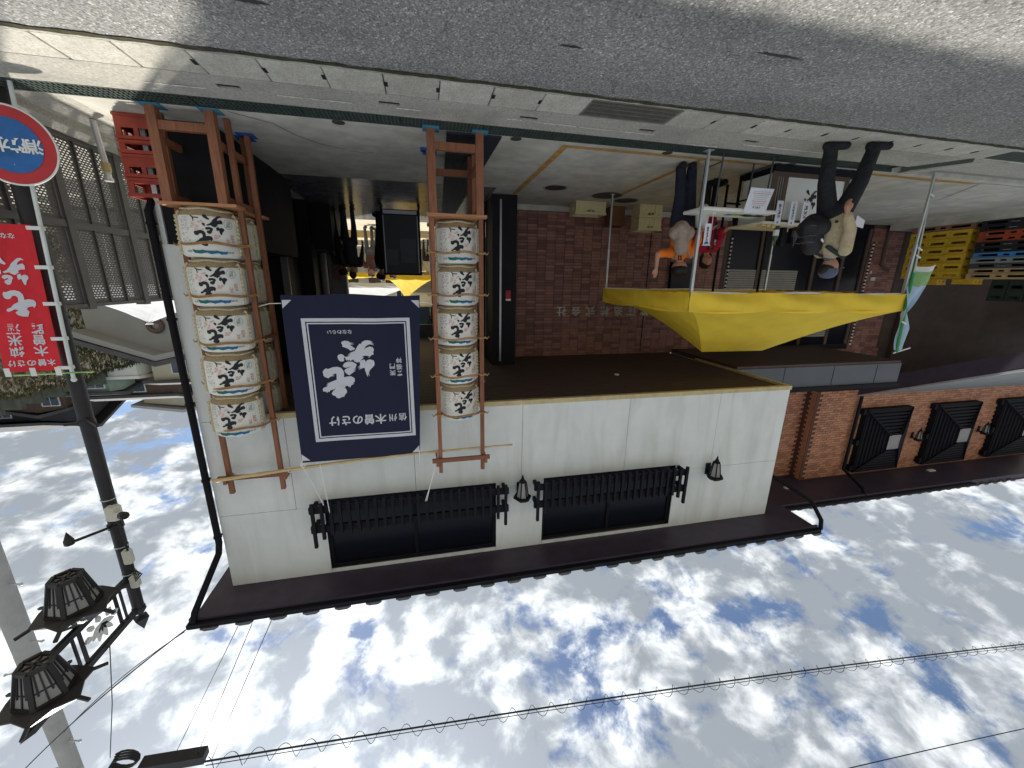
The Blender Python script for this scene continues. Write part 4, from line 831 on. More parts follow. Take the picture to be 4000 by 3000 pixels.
part('counter_top', MB().box(-6.5, -4.98, 5.24, 5.95, .79, .82, 'cardcream'), bx)
gl = MB()
for p in BW: gl.sheet([(-5.8 + (a + .06) * 1.35, .44 + (b - .2) * 1.45) for a, b in p], lambda a, b: (a, 5.296, b), 'ink')
for p in B7: gl.sheet([(-5.98 + (a + .06) * .4, .78 + (b - .41) * .4) for a, b in p], lambda a, b: (a, 5.296, b), 'ink')
part('character', gl, bx, kind='stuff')
for x, tx, lb in ((-5.22, '吟醸酒粕', 'white vertical price card on the counter, nearest the woman in red'), (-5.47, '大吟醸純米酒', 'white vertical price card in the middle of the three'), (-5.69, '大吟醸', 'white vertical price card nearest the man with the backpack')):
    fr = lambda u, v: (u, 5.228, v)
    m_ = MB().box(x - .055, x + .055, 5.23, 5.236, .5, .83, 'paper'); n = len(tx); write(m_, tx, (x, .64), .24 / n * (.95 if n > 4 else .8), fr, 'navy_cloth', True, w=.02); m_.sheet([(x + .012 * math.cos(q), .8 + .016 * math.sin(q)) for q in [i * .785 for i in range(8)]], fr, 'ink')
    solo('price_card', m_, lb, 'card', group='price cards hanging on the counter')
ms = MB().add([(-4.72, 4.955, .70), (-4.36, 4.955, .70), (-4.40, 4.93, .43), (-4.78, 4.93, .43)], [(0, 1, 2, 3)], 'paper').add([(-4.72, 4.96, .74), (-4.36, 4.96, .74), (-4.36, 5.02, .742), (-4.72, 5.02, .742)], [(0, 1, 2, 3)], 'paper'); ms.add([(-4.72, 4.96, .74), (-4.36, 4.96, .74), (-4.36, 4.955, .70), (-4.72, 4.955, .70)], [(0, 1, 2, 3)], 'paper')
rr = random.Random(4); fr = lambda u, v: (u - (.70 - v) * .2, 4.953 - (.70 - v) * .09, v)
write(ms, 'お知らせ', (-4.545, .672), .032, fr, 'ink', w=.02)
for k in range(8):
    w_ = rr.uniform(.1, .15); z = .638 - k * .024; m_ = 'red_ink' if k in (1, 2, 6) else 'faint'
    for q in range(12): ms.sheet([(-4.55 - w_ + q * w_ / 6, z), (-4.55 - w_ + q * w_ / 6 + w_ / 8, z), (-4.55 - w_ + q * w_ / 6 + w_ / 8, z + .008), (-4.55 - w_ + q * w_ / 6, z + .008)], fr, m_)
solo('notice_sheet', ms, 'white printed notice sheet hanging over the front edge of the folding table', 'notice')
for k, (x, y, m_, h, lb) in enumerate(((-5.42, 5.42, 'bottle_glass', .29, 'green glass bottle with a white label on the counter'), (-5.78, 5.42, 'black_bottle', .3, 'black glass bottle on the counter beside the green one'))):
    b = thing('bottle', (x, y, .82), lb, 'bottle'); part('glass', MB().lathe([(.036, 0), (.04, .01), (.04, h * .58), (.03, h * .68), (.015, h * .76), (.014, h * .96)], 14, (x, y, .82), m_), b); part('cap', MB().lathe([(.017, h * .94), (.017, h)], 12, (x, y, .82), 'ink'), b)
    part('label_print', MB().lathe([(.041, h * .2), (.041, h * .5)], 14, (x, y, .82), 'paper' if k == 0 else 'p_dark', caps=False), b)
solo('bottle_carton', MB().box(-5.70, -5.62, 5.5, 5.58, .82, 1.1, 'black_wall').box(-5.85, -5.83, 5.5, 5.6, .82, 1.05, 'black_wall'), 'tall dark carton standing between the two bottles on the counter', 'carton')
fl = MB()
for k, (x, y, m_) in enumerate(((-4.35, 5.2, 'blue_print'), (-4.42, 5.17, 'green_light'), (-4.58, 5.16, 'ink'), (-4.68, 5.2, 'green_print'), (-4.8, 5.15, 'ink'))): fl.box(x - .07, x + .07, y - .05, y + .05, .736 + k * .003, .739 + k * .003, m_)
solo('leaflets', fl, 'small pile of coloured leaflets lying on the white folding table', 'leaflets')
mn = thing('mini_banner', (-4.02, 5.2, .735), 'small white upright banner on a stick standing on the folding table', 'banner')
part('stick', MB().tube([(-4.08, 5.2, .735), (-4.08, 5.2, 1.17)], .005, 6, 'white_pole').tube([(-4.1, 5.2, 1.165), (-3.95, 5.2, 1.165)], .004, 6, 'white_pole').lathe([(.03, 0), (.03, .012)], 12, (-4.08, 5.2, .735), 'white_plastic'), mn)
pm = MB().box(-4.07, -3.97, 5.197, 5.2, .87, 1.16, 'paper'); write(pm, '試飲販売会場', (-4.02, 1.02), .036, lambda u, v: (u, 5.194, v), 'navy_cloth', True, w=.02); pm.sheet([(-4.055, 1.12), (-3.985, 1.12), (-3.985, 1.15), (-4.055, 1.15)], lambda u, v: (u, 5.194, v), 'blue_print'); part('cloth', pm, mn)
pk = MB()
for k in range(3): pk.bbox(-5.1 - k * .09, -5.03 - k * .09, 5.3, 5.42, .822, .845 + .012 * k, .008, 'bamboo')
solo('snack_packs', pk, 'yellowish paper packs laid at the end of the counter top', 'packs')
# black pipe frame of the second stand
pf = MB().tube([(-5.35, 6.55, 0), (-5.35, 6.55, 1.85)], .022, 8, 'black_metal').tube([(-5.35, 6.55, .78), (-4.3, 6.5, .74)], .018, 8, 'black_metal').tube([(-5.35, 6.55, .3), (-6.4, 6.6, .3)], .018, 8, 'black_metal').tube([(-6.4, 6.6, 0), (-6.4, 6.6, 1.85)], .022, 8, 'black_metal')
solo('pipe_stand', pf, 'black pipe frame standing behind the sales counter', 'stand')
# ---------------------------------------------------------------- folding boxes by the wall
def bin_box(x, y, z, rz, label, w=.7, d=.36, h=.27):
    t = thing('storage_box', (x, y, z), label, 'box', 'beige folding boxes by the brick wall'); t.rotation_euler.z = 0
    b = MB().holey(-w / 2, w / 2, 0, h, [(-w * .12, w * .12, h * .62, h * .8)], lambda u, v, q: (x + u, y - d / 2 + q, z + v), .02, 'bin_beige')
    b.box(x - w / 2, x + w / 2, y + d / 2 - .02, y + d / 2, z, z + h, 'bin_beige').box(x - w / 2, x - w / 2 + .02, y - d / 2 + .02, y + d / 2 - .02, z, z + h, 'bin_beige').box(x + w / 2 - .02, x + w / 2, y - d / 2 + .02, y + d / 2 - .02, z, z + h, 'bin_beige').box(x - w / 2 + .02, x + w / 2 - .02, y - d / 2 + .02, y + d / 2 - .02, z, z + .02, 'bin_beige')
    part('body', b, t)
    part('rim', MB().box(x - w / 2 - .015, x + w / 2 + .015, y - d / 2 - .015, y - d / 2 - .001, z + h - .05, z + h, 'bin_beige').box(x + w / 2 + .001, x + w / 2 + .015, y - d / 2, y + d / 2, z + h - .05, z + h, 'bin_beige'), t)
    for k in range(-2, 3): part('rib', MB().box(x + k * w / 5 - .012, x + k * w / 5 + .012, y - d / 2 - .01, y - d / 2 - .0005, z + .02, z + h - .06, 'bin_beige'), t)
    hn = MB().tube([(x + w / 2 + .012, y - .08, z + h * .45), (x + w / 2 + .03, y - .07, z + h * .75), (x + w / 2 + .03, y + .07, z + h * .75), (x + w / 2 + .012, y + .08, z + h * .45)], .01, 6, 'bin_beige'); part('handle', hn, t)
bin_box(-3.65, 8.78, .0, 0, 'beige folding box standing alone against the brick wall')
bin_box(-5.1, 8.75, .0, 0, 'lower of the two stacked beige folding boxes behind the orange shirt', .56)
bin_box(-5.1, 8.75, .275, 0, 'upper of the two stacked beige folding boxes behind the orange shirt', .56)
solo('cardboard_carton', MB().bbox(-4.66, -4.3, 8.95, 9.25, .0, .42, .01, 'wood_brown'), 'brown cardboard carton on the ground between the beige boxes', 'carton')
# ---------------------------------------------------------------- people: one continuous surface each
def blob(name, prims, parent_or_base, voxel=.012, smooth=3, as_part=None):
    mb = MB()
    for p in prims:
        if p[0] == 'c':
            a, b = Vector(p[1]), Vector(p[2]); n = 8; pts = [a.lerp(b, i / n) for i in range(n + 1)]; rs = [p[3] + (p[4] - p[3]) * i / n for i in range(n + 1)]
            mb.tube(pts, rs, 12, 'skin'); mb.ball(a, p[3], 'skin'); mb.ball(b, p[4], 'skin')
        else: mb.ball(p[1], p[2], 'skin', 16, 12)
    me = mb.mesh('tmp'); ob = bpy.data.objects.new('tmp', me); COL.objects.link(ob)
    r = ob.modifiers.new('r', 'REMESH'); r.mode = 'VOXEL'; r.voxel_size = voxel; r.adaptivity = 0
    s = ob.modifiers.new('s', 'SMOOTH'); s.factor = .5; s.iterations = smooth
    bpy.context.view_layer.update()
    m2 = bpy.data.meshes.new_from_object(ob.evaluated_get(bpy.context.evaluated_depsgraph_get())); bpy.data.objects.remove(ob); bpy.data.meshes.remove(me)
    nf = len(m2.polygons); cen = np.empty(nf * 3); m2.polygons.foreach_get('center', cen); cen = cen.reshape(-1, 3); best = np.full(nf, 1e9); idx = np.zeros(nf, int); names = []
    for p in prims:
        if p[-1] not in names: names.append(p[-1])
        if p[0] == 'c':
            a, b = np.array(p[1]), np.array(p[2]); d = b - a; t = np.clip(((cen - a) @ d) / max(d @ d, 1e-9), 0, 1); dist = np.linalg.norm(cen - (a + t[:, None] * d), axis=1) - (p[3] + (p[4] - p[3]) * t)
        else:
            q = np.array(p[2]); e = np.linalg.norm((cen - np.array(p[1])) / q, axis=1); dist = (e - 1) * q.min()
        w = dist < best; best[w] = dist[w]; idx[w] = names.index(p[-1])
    m2.materials.clear()
    for n in names: m2.materials.append(MATS[n])
    m2.polygons.foreach_set('material_index', idx); m2.polygons.foreach_set('use_smooth', np.ones(nf, bool))
    base = Vector(parent_or_base) if as_part is None else worg(as_part)
    m2.transform(Matrix.Translation(-base)); m2.name = name
    o = bpy.data.objects.new(name, m2); COL.objects.link(o)
    if as_part is None: o.location = base
    else: o.parent = as_part
    return o
def head(c, f, hair='hair', skin='skin', long=False, s=1.):
    c = Vector(c); f = Vector(f).normalized(); l = Vector((0, 0, 1)).cross(f).normalized(); u = Vector((0, 0, 1))
    ry = abs(f.y) * .098 + abs(f.x) * .078; rx = abs(f.x) * .098 + abs(f.y) * .078
    P = [('e', c, (rx * s, ry * s, .118 * s), skin), ('c', c - u * .1, c - u * .045 + f * .055, .045, .04, skin), ('c', c + f * .09 * s, c + f * .108 * s - u * .03, .012, .017, skin)]
    for k in (-1, 1):
        P += [('e', c + l * .078 * k * s - f * .005 - u * .005, (.018, .022, .032), skin), ('e', c + f * .088 * s + l * .032 * k + u * .012, (.012, .012, .007), 'hair'), ('e', c + f * .087 * s + l * .034 * k + u * .034, (.016, .012, .006), 'hair')]
    P += [('c', c + f * .091 * s + l * .02 - u * .062, c + f * .091 * s - l * .02 - u * .062, .006, .006, 'happi_red')]
    P += [('e', c - f * .022 + u * .035, (rx * 1.08, ry * 1.08, .1 * s), hair)]
    if long: P += [('e', c - f * .055 - u * .04, (.085, .085, .12), hair)] + [('c', c + l * .075 * k + u * .03, c + l * .078 * k - u * .11 - f * .01, .028, .022, hair) for k in (-1, 1)]
    return P
def hand(w, d, up, skin='skin', curl=.5):        # palm, four unequal bent fingers and a thumb
    w, d, up = Vector(w), Vector(d).normalized(), Vector(up).normalized(); s = d.cross(up).normalized(); P = [('c', w, w + d * .07, .026, .034, skin)]
    for k, L in enumerate((.062, .075, .07, .055)):
        b = w + d * .085 + s * (.027 - k * .018); m_ = b + d * L * .5 - up * .008; P += [('c', b, m_, .0105, .0098, skin), ('c', m_, m_ + (d * (1 - curl) - up * curl).normalized() * L * .55, .0098, .0085, skin)]
    t = w + d * .03 + s * .032; P += [('c', t, t + s * .02 + d * .035 - up * .01, .013, .0115, skin), ('c', t + s * .02 + d * .035 - up * .01, t + s * .022 + d * .065 - up * .018, .0115, .0095, skin)]
    return P
def shoe(a, f, m='black_cloth'):
    a = Vector(a); f = Vector(f).normalized(); return [('c', Vector((a.x, a.y, .052)) - f * .06, Vector((a.x, a.y, .045)) + f * .17, .052, .045, m)]
def leg(h, k, a, m, r=(.088, .064, .05)): return [('c', h, k, r[0], r[1], m), ('c', k, a, r[1] * .98, r[2], m)]
# man with tan jacket walking past, cap and black backpack
V = Vector
P = leg((-5.17, 4.43, .80), (-5.02, 4.40, .44), (-4.96, 4.37, .09), 'black_cloth', (.115, .09, .075)) + leg((-5.27, 4.32, .80), (-5.38, 4.26, .44), (-5.45, 4.24, .09), 'black_cloth', (.115, .09, .075))
P += shoe((-4.97, 4.37, 0), (-.9, -.25, 0)) + shoe((-5.46, 4.24, 0), (-.95, -.2, 0))
P += [('c', (-5.2, 4.38, .82), (-5.24, 4.38, .92), .14, .14, 'black_cloth'), ('c', (-5.25, 4.36, .92), (-5.31, 4.38, 1.2), .165, .16, 'tan_cloth'), ('c', (-5.33, 4.25, 1.27), (-5.33, 4.55, 1.27), .075, .075, 'tan_cloth'), ('c', (-5.31, 4.4, 1.28), (-5.34, 4.4, 1.38), .055, .05, 'skin'), ('c', (-5.3, 4.4, 1.3), (-5.32, 4.4, 1.345), .07, .062, 'cap_blue')]
P += [('c', (-5.30, 4.2, 1.26), (-5.22, 4.13, 1.03), .078, .07, 'tan_cloth'), ('c', (-5.22, 4.13, 1.03), (-5.11, 4.1, .88), .068, .052, 'tan_cloth')] + hand((-5.08, 4.1, .84), (.2, 0, -1), (1, 0, .2), curl=.5)
P += [('c', (-5.34, 4.58, 1.27), (-5.42, 4.62, 1.05), .06, .054, 'tan_cloth'), ('c', (-5.42, 4.62, 1.05), (-5.58, 4.55, .92), .053, .042, 'tan_cloth')] + hand((-5.6, 4.54, .91), (-.9, -.2, -.2), (0, 0, 1), curl=.6)
P += head((-5.36, 4.4, 1.465), (-1, -.12, 0), 'hair')
mA = blob('person', P, (-5.2, 4.35, 0), .011); tag(mA, 'person in tan jacket, black trousers and dark cap walking in front of the counter', 'person')
cap_ = MB().lathe([(.108, 0), (.112, .03), (.105, .075), (.075, .112), (.03, .128)], 20, (-5.35, 4.4, 1.485), 'cap_blue'); cap_.grid(lambda a, b: (-5.44 - .115 * b * math.sin(math.pi * a) - .02, 4.385 + (a - .5) * .17, 1.495 - .02 * b - .05 * (a - .5) ** 2), 10, 5, 'cap_blue'); part('cap', cap_, mA)
P = [('c', (-5.0, 4.44, .93), (-5.06, 4.46, 1.2), .13, .12, 'pack_black'), ('c', (-4.9, 4.42, .96), (-4.93, 4.43, 1.1), .10, .09, 'pack_black'), ('c', (-5.02, 4.36, .98), (-5.02, 4.54, .98), .12, .12, 'pack_black'), ('c', (-5.14, 4.3, 1.22), (-5.32, 4.22, 1.345), .028, .03, 'pack_strap'), ('c', (-5.32, 4.22, 1.345), (-5.45, 4.25, 1.22), .03, .026, 'pack_strap'), ('c', (-5.45, 4.25, 1.22), (-5.4, 4.22, 1.02), .026, .02, 'pack_strap'), ('c', (-5.4, 4.22, 1.02), (-5.14, 4.26, .92), .02, .024, 'pack_strap'), ('c', (-5.1, 4.4, 1.3), (-5.2, 4.4, 1.33), .02, .02, 'pack_black')]
o = blob('backpack', P, (-5.08, 4.36, .8), .012); tag(o, 'bulky black backpack worn by the person in the tan jacket', 'backpack'); part('reflector', MB().beam((-5.0, 4.29, 1.13), (-5.05, 4.3, 1.16), .012, .02, 'paper'), o)
for zz in (.97, 1.09, 1.17): part('zip', MB().tube([(-4.83 + .0 * k, 4.50 - k * .035, zz + .012 * math.sin(k * .5)) if k < 3 else (-4.80 - (k - 2) * .04, 4.33 - .006 * (k - 2), zz) for k in range(6)], .006, 5, 'p_dark'), o)
hb = blob('shoulder_bag', [('c', (-5.62, 4.56, .78), (-5.66, 4.5, .9), .07, .06, 'black_cloth'), ('c', (-5.55, 4.6, .95), (-5.45, 4.62, 1.1), .015, .015, 'black_cloth')], (-5.64, 4.54, .7), .012); tag(hb, 'small black bag held in front of the person in the tan jacket', 'bag')
solo('folded_paper', MB().add([(-5.66, 4.42, .8), (-5.78, 4.4, .86), (-5.76, 4.39, .96), (-5.63, 4.41, .93)], [(0, 1, 2, 3)], 'paper').add([(-5.66, 4.425, .8), (-5.78, 4.405, .86), (-5.76, 4.395, .96), (-5.63, 4.415, .93)], [(3, 2, 1, 0)], 'paper'), 'folded white leaflet held next to the small black bag', 'leaflet')
# man in orange shirt seen from behind
P = leg((-3.80, 5.62, .82), (-3.79, 5.60, .45), (-3.76, 5.62, .09), 'navy_cloth', (.115, .088, .072)) + leg((-3.98, 5.62, .82), (-3.95, 5.60, .45), (-3.93, 5.60, .09), 'navy_cloth', (.115, .088, .072)) + shoe((-3.76, 5.6, 0), (-.3, .9, 0)) + shoe((-3.93, 5.58, 0), (-.5, .8, 0))
P += [('c', (-3.89, 5.62, .83), (-3.89, 5.62, .92), .145, .145, 'navy_cloth'), ('c', (-3.89, 5.62, .95), (-3.9, 5.61, 1.2), .15, .155, 'orange_cloth'), ('c', (-4.08, 5.6, 1.24), (-3.72, 5.6, 1.25), .078, .078, 'orange_cloth'), ('c', (-3.91, 5.62, 1.28), (-3.93, 5.63, 1.38), .056, .052, 'skin')]
P += [('c', (-3.7, 5.6, 1.25), (-3.55, 5.58, 1.27), .068, .06, 'orange_cloth'), ('c', (-3.55, 5.58, 1.27), (-3.5, 5.58, 1.28), .042, .04, 'skin'), ('c', (-3.5, 5.58, 1.28), (-3.53, 5.63, 1.46), .04, .03, 'skin')] + hand((-3.53, 5.63, 1.47), (-.15, .2, 1), (0, -1, .2), curl=.3)
P += [('c', (-4.1, 5.6, 1.23), (-4.17, 5.58, 1.05), .068, .06, 'orange_cloth'), ('c', (-4.17, 5.58, 1.02), (-4.16, 5.55, .97), .042, .04, 'skin'), ('c', (-4.16, 5.55, .97), (-4.05, 5.42, .97), .04, .03, 'skin')] + hand((-4.04, 5.41, .97), (.5, -.8, -.1), (0, 0, 1), curl=.7)
P += head((-3.94, 5.64, 1.475), (-.45, .88, 0), 'hair') + [('e', (-3.93, 5.61, 1.5), (.1, .1, .1), 'hair')]
mB = blob('person', P, (-3.87, 5.6, 0), .011); tag(mB, 'person in orange T-shirt seen from behind at the end of the folding table', 'person')
P = [('c', (-3.74, 5.42, .93), (-3.78, 5.42, 1.2), .12, .1, 'pack_beige'), ('c', (-3.7, 5.36, .95), (-3.72, 5.36, 1.08), .1, .085, 'pack_beige'), ('c', (-3.66, 5.42, .98), (-3.86, 5.42, .98), .1, .1, 'pack_beige'), ('c', (-3.76, 5.44, 1.24), (-3.78, 5.52, 1.33), .022, .022, 'pack_beige'), ('c', (-3.78, 5.52, 1.33), (-3.8, 5.64, 1.33), .022, .022, 'pack_beige'), ('c', (-3.85, 5.44, 1.2), (-4.04, 5.52, 1.32), .02, .02, 'pack_beige')]
o = blob('backpack', P, (-3.74, 5.42, .83), .012); tag(o, 'beige backpack worn over the orange T-shirt', 'backpack'); part('carry_loop', MB().tube([(-3.78, 5.46, 1.3), (-3.77, 5.44, 1.36), (-3.83, 5.46, 1.36), (-3.83, 5.48, 1.3)], .01, 6, 'pack_black'), o)
P = [('c', (-4.02, 5.36, .68), (-4.04, 5.38, .85), .1, .085, 'bag_white'), ('c', (-4.04, 5.38, .88), (-4.05, 5.41, .97), .05, .022, 'bag_white')]
o = blob('plastic_bag', P, (-4.02, 5.36, .58), .012, 2); tag(o, 'white plastic shopping bag held by the person in orange', 'bag')
# woman in red happi coat behind the table
P = leg((-4.86, 6.42, .72), (-4.86, 6.4, .4), (-4.86, 6.4, .08), 'black_cloth', (.08, .058, .046)) + leg((-5.02, 6.44, .72), (-5.03, 6.44, .4), (-5.04, 6.46, .08), 'black_cloth', (.08, .058, .046)) + shoe((-4.86, 6.34, 0), (0, -1, 0)) + shoe((-5.04, 6.4, 0), (0, -1, 0))
P += [('c', (-4.94, 6.43, .62), (-4.95, 6.43, .82), .15, .14, 'happi_red'), ('c', (-4.95, 6.43, .85), (-4.98, 6.42, 1.05), .135, .125, 'happi_red'), ('c', (-5.13, 6.42, 1.1), (-4.83, 6.42, 1.1), .066, .066, 'happi_red'), ('c', (-4.99, 6.42, 1.13), (-5.0, 6.41, 1.22), .046, .044, 'skin')]
P += [('c', (-4.97 + k * .055, 6.295, .68), (-4.985 + k * .04, 6.3, 1.12), .018, .018, 'ink') for k in (-1, 1)]
P += [('c', (-5.15, 6.42, 1.09), (-5.2, 6.38, .9), .07, .075, 'happi_red'), ('c', (-5.2, 6.38, .9), (-5.1, 6.22, .82), .075, .08, 'happi_red')] + hand((-5.08, 6.16, .82), (.3, -.9, 0), (0, 0, 1))
P += [('c', (-4.8, 6.42, 1.09), (-4.72, 6.36, .9), .064, .07, 'happi_red'), ('c', (-4.72, 6.36, .9), (-4.75, 6.18, .8), .07, .075, 'happi_red')] + hand((-4.755, 6.13, .8), (-.2, -.95, 0), (0, 0, 1))
P += head((-5.0, 6.4, 1.31), (.12, -1, 0), 'hair', long=True)
mC = blob('person', P, (-4.95, 6.42, 0), .011); tag(mC, 'person in red happi coat standing behind the folding table', 'person')
hp = MB(); write(hp, '七笑', (-5.03, 1.0), .05, lambda u, v: (u, 6.272, v), 'white_cloth', True, w=.02); part('coat_print', hp, mC)
# people in the passage and the yard, mostly silhouettes
def bystander(x, y, ang, top, legs, hgt, label, hair='hair', arm=.2, vox=.02, bag=None):
    k = hgt / 1.7; f = V((math.cos(ang), math.sin(ang), 0)); l = V((-f.y, f.x, 0)); o = V((x, y, 0)); u = V((0, 0, 1)); P = []
    for s in (-1, 1):
        P += leg(o + l * .09 * s + u * .86 * k, o + l * .1 * s + f * .04 + u * .47 * k, o + l * .1 * s - f * .03 * s + u * .09, legs) + shoe(o + l * .1 * s, f)
        sh_ = o + l * .2 * s + u * 1.38 * k; el = sh_ + l * .05 * s - u * .27 * k - f * .02; P += [('c', sh_, el, .058, .05, top), ('c', el, el + f * arm - u * .2 * k, .048, .036, top)] + hand(el + f * arm - u * .22 * k, f * .3 - u, l)
    P += [('c', o + u * .88 * k, o + u * .98 * k, .14, .14, legs), ('c', o + u * 1.0 * k, o + u * 1.28 * k, .145, .15, top), ('c', o + l * .18 + u * 1.37 * k, o - l * .18 + u * 1.37 * k, .07, .07, top), ('c', o + u * 1.4 * k, o + u * 1.5 * k, .055, .05, 'skin')] + head(o + u * 1.59 * k, f, hair)
    b = blob('person', P, (x, y, 0), vox); return tag(b, label, 'person', 'people in and beyond the passage')
bystander(1.72, 10.7, 1.6, 'dark_cloth', 'dark_cloth', 1.68, 'person in black coat standing nearest in the passage, back turned')
bystander(2.02, 11.1, 1.2, 'dark_cloth', 'dark_cloth', 1.6, 'person in black half hidden behind the nearest dark figure in the passage', arm=.25)
bystander(1.12, 11.55, 2.6, 'dark_cloth', 'dark_cloth', 1.7, 'dark figure stepping out from behind the black notice board')
bystander(1.75, 14.6, -1.9, 'brown_cloth', 'grey_cloth', 1.62, 'person in brown jacket out in the sunny yard behind the dark figures')
bystander(1.45, 14.9, -1.2, 'grey_cloth', 'grey_cloth', 1.75, 'tall person in grey jacket and jeans in the yard')
bystander(1.1, 15.6, -2.2, 'white_cloth2', 'dark_cloth', 1.66, 'person in pale top in the yard beside the notice board')
bystander(-.16, 18.5, 1.5, 'white_cloth2', 'dark_cloth', 1.6, 'far person in pale top and black trousers seen beside the rack post')
bystander(-.55, 18.9, 1.2, 'white_cloth2', 'brown_cloth', 1.6, 'far person in white beyond the rack post, next to another')
# ---------------------------------------------------------------- notice board in the passage
nb = thing('notice_board', (.48, 10.3, 0), 'black free-standing notice board with metal frame in the passage', 'notice board')
part('panel', MB().box(.07, .9, 10.28, 10.3, .22, 1.56, 'board_panel').box(.15, .52, 10.275, 10.279, .75, 1.3, 'p_dark').box(.58, .84, 10.275, 10.279, 1.0, 1.35, 'p_dark'), nb)
part('frame', MB().holey(.03, .94, .1, 1.6, [(.07, .9, .22, 1.56)], lambda u, v, w: (u, 10.27 + w, v), .04, 'black_metal').box(.085, .1, 10.262, 10.269, .24, 1.54, 'chrome').box(.87, .885, 10.262, 10.269, .24, 1.54, 'chrome').box(.1, .87, 10.264, 10.269, .12, .2, 'chrome'), nb)
for x in (.05, .92): part('foot', MB().box(x - .03, x + .03, 10.05, 10.55, .0, .05, 'black_metal').box(x - .02, x + .02, 10.28, 10.3, .05, .1, 'black_metal'), nb)
# ---------------------------------------------------------------- yard behind: tents, buildings
tent(-.3, 1.5, 16.0, 18.5, 1.5, 1.7, ((.75, 17.2, 2.5), (.8, 17.2, 2.5)), 2.5, 'tent_yellow', 'yellow tent in the sunny yard seen through the passage', rods=False)
tent(1.6, 5.6, 16.5, 19.2, 1.45, 1.6, ((3.5, 17.8, 1.9), (4.3, 17.8, 1.9)), 1.9, 'tent_yellow', 'second yellow tent in the yard, behind the dark figures', rods=False)
tent(.8, 5.2, 20.5, 23.5, 1.9, 2.1, ((2.4, 22, 3.3), (3.8, 22, 3.3)), 3.3, 'tent_white', 'white tent in the yard above the yellow tent edges, seen through the passage', rods=False)
tent(5.2, 8.0, 10.3, 12.6, 1.9, 2.2, ((6.5, 11.2, 2.85), (6.7, 11.2, 2.85)), 2.85, 'tent_white', 'white tent roof beyond the perforated fence', rods=False)
def window(par, x0, x1, z0, z1, y, fm='alu', pane='house_glass', n=2):
    w = part('window', MB().holey(x0 - .05, x1 + .05, z0 - .05, z1 + .05, [(x0 + (x1 - x0) * k / n + .015, x0 + (x1 - x0) * (k + 1) / n - .015, z0, z1) for k in range(n)], lambda u, v, q: (u, y - .05 + q, v), .06, fm), par)
    for k in range(n): part('pane', MB().box(x0 + (x1 - x0) * k / n + .015, x0 + (x1 - x0) * (k + 1) / n - .015, y - .03, y - .02, z0, z1, pane), w)
    return w
ya = thing('storehouse', (-3, 20, 0), 'white storehouse with shutters and outside stair across the yard', 'building')
part('wall', MB().box(-6, .95, 20, 26, 0, 6.5, 'house_white'), ya); part('roof', MB().prism([(-6.4, 6.5), (1.3, 6.5), (-2.5, 8.2)], lambda a, b, w: (a, 19.6 + w, b), 6.8, 'roof_dark'), ya)
part('shutter', MB().box(-1.2, .55, 19.94, 19.99, .3, 2.05, 'house_grey').box(-1.3, .65, 19.9, 19.96, 2.06, 2.3, 'house_grey'), ya); window(ya, -.9, .4, 3.0, 3.9, 20)
stp = MB()
for k in range(12): stp.box(-1.2 + k * .05, -.5 + k * .05, 19.2, 19.9, 2.4 + k * .17, 2.44 + k * .17, 'black_metal')
stp.beam((-1.1, 19.2, 2.4), (-.3, 19.2, 4.5), .05, .16, 'black_metal'); part('stair', stp, ya)
yb = thing('annex_building', (6, 24, 0), 'pale yellow annex with brown doors behind the tents across the yard', 'building')
part('wall', MB().box(1.0, 9, 26, 32, 0, 4.2, 'house_cream'), yb); part('roof', MB().prism([(.6, 4.2), (9.4, 4.2), (5, 6)], lambda a, b, w: (a, 25.6 + w, b), 6.8, 'roof_edge'), yb)
for x in (1.6, 2.6, 3.9): part('door', MB().box(x, x + .7, 25.94, 25.99, 0, 2.0, 'house_brown'), yb)
for x in (1.1, 3.3, 4.8): window(yb, x, x + .6, 2.4, 3.3, 26)
# ---------------------------------------------------------------- alley: perforated fence, red crates, hydrant
fc = thing('perforated_fence', (4.2, 7, 0), 'grey perforated metal screen fence with posts and rails beside the alley', 'fence')
def perf(y0, y1, z0, z1):
    mb = MB(); py, pz, hy, hz = .052, .030, .030, .0125; nz = int((z1 - z0 - .06) / pz); ny = int((y1 - y0 - .06) / py)
    def q(a, b, c, d): mb.add([(4.2, a, c), (4.2, b, c), (4.2, b, d), (4.2, a, d)], [(0, 1, 2, 3)], 'fence_grey')
    zc = z0
    for j in range(nz):
        za = z0 + .03 + j * pz; q(y0, y1, zc, za); off = py / 2 if j % 2 else 0; yc = y0
        for i in range(ny):
            a = y0 + .03 + off + i * py
            if a + hy > y1 - .02: break
            q(yc, a, za, za + hz); yc = a + hy
        q(yc, y1, za, za + hz); zc = za + hz
    q(y0, y1, zc, z1); return mb
ps = [5.05, 6.1, 7.15, 8.2, 9.25, 10.3]
for y in ps: part('post', MB().box(4.16, 4.29, y - .055, y + .055, 0, 2.12, 'fence_grey'), fc)
for a, b in zip(ps, ps[1:]):
    n = 3; w = (b - a - .11) / n
    for k in range(n):
        y0 = a + .055 + k * w
        for z0, z1 in ((.10, 1.06), (1.14, 2.05)): part('perforated_panel', perf(y0 + .012, y0 + w - .012, z0, z1), fc)
        if k: part('stile', MB().box(4.18, 4.225, y0 - .0115, y0 + .0115, .1, 2.05, 'fence_grey'), fc)
    for z in (.06, 1.06, 2.05): part('rail', MB().box(4.17, 4.24, a + .056, b - .056, z, z + (.08 if z > 1 and z < 2 else .04), 'fence_grey'), fc)
solo('alley_kerb', MB().box(3.9, 4.35, 5.0, 12, -.2, .05, 'kerb'), 'low concrete kerb under the perforated fence', 'kerb')
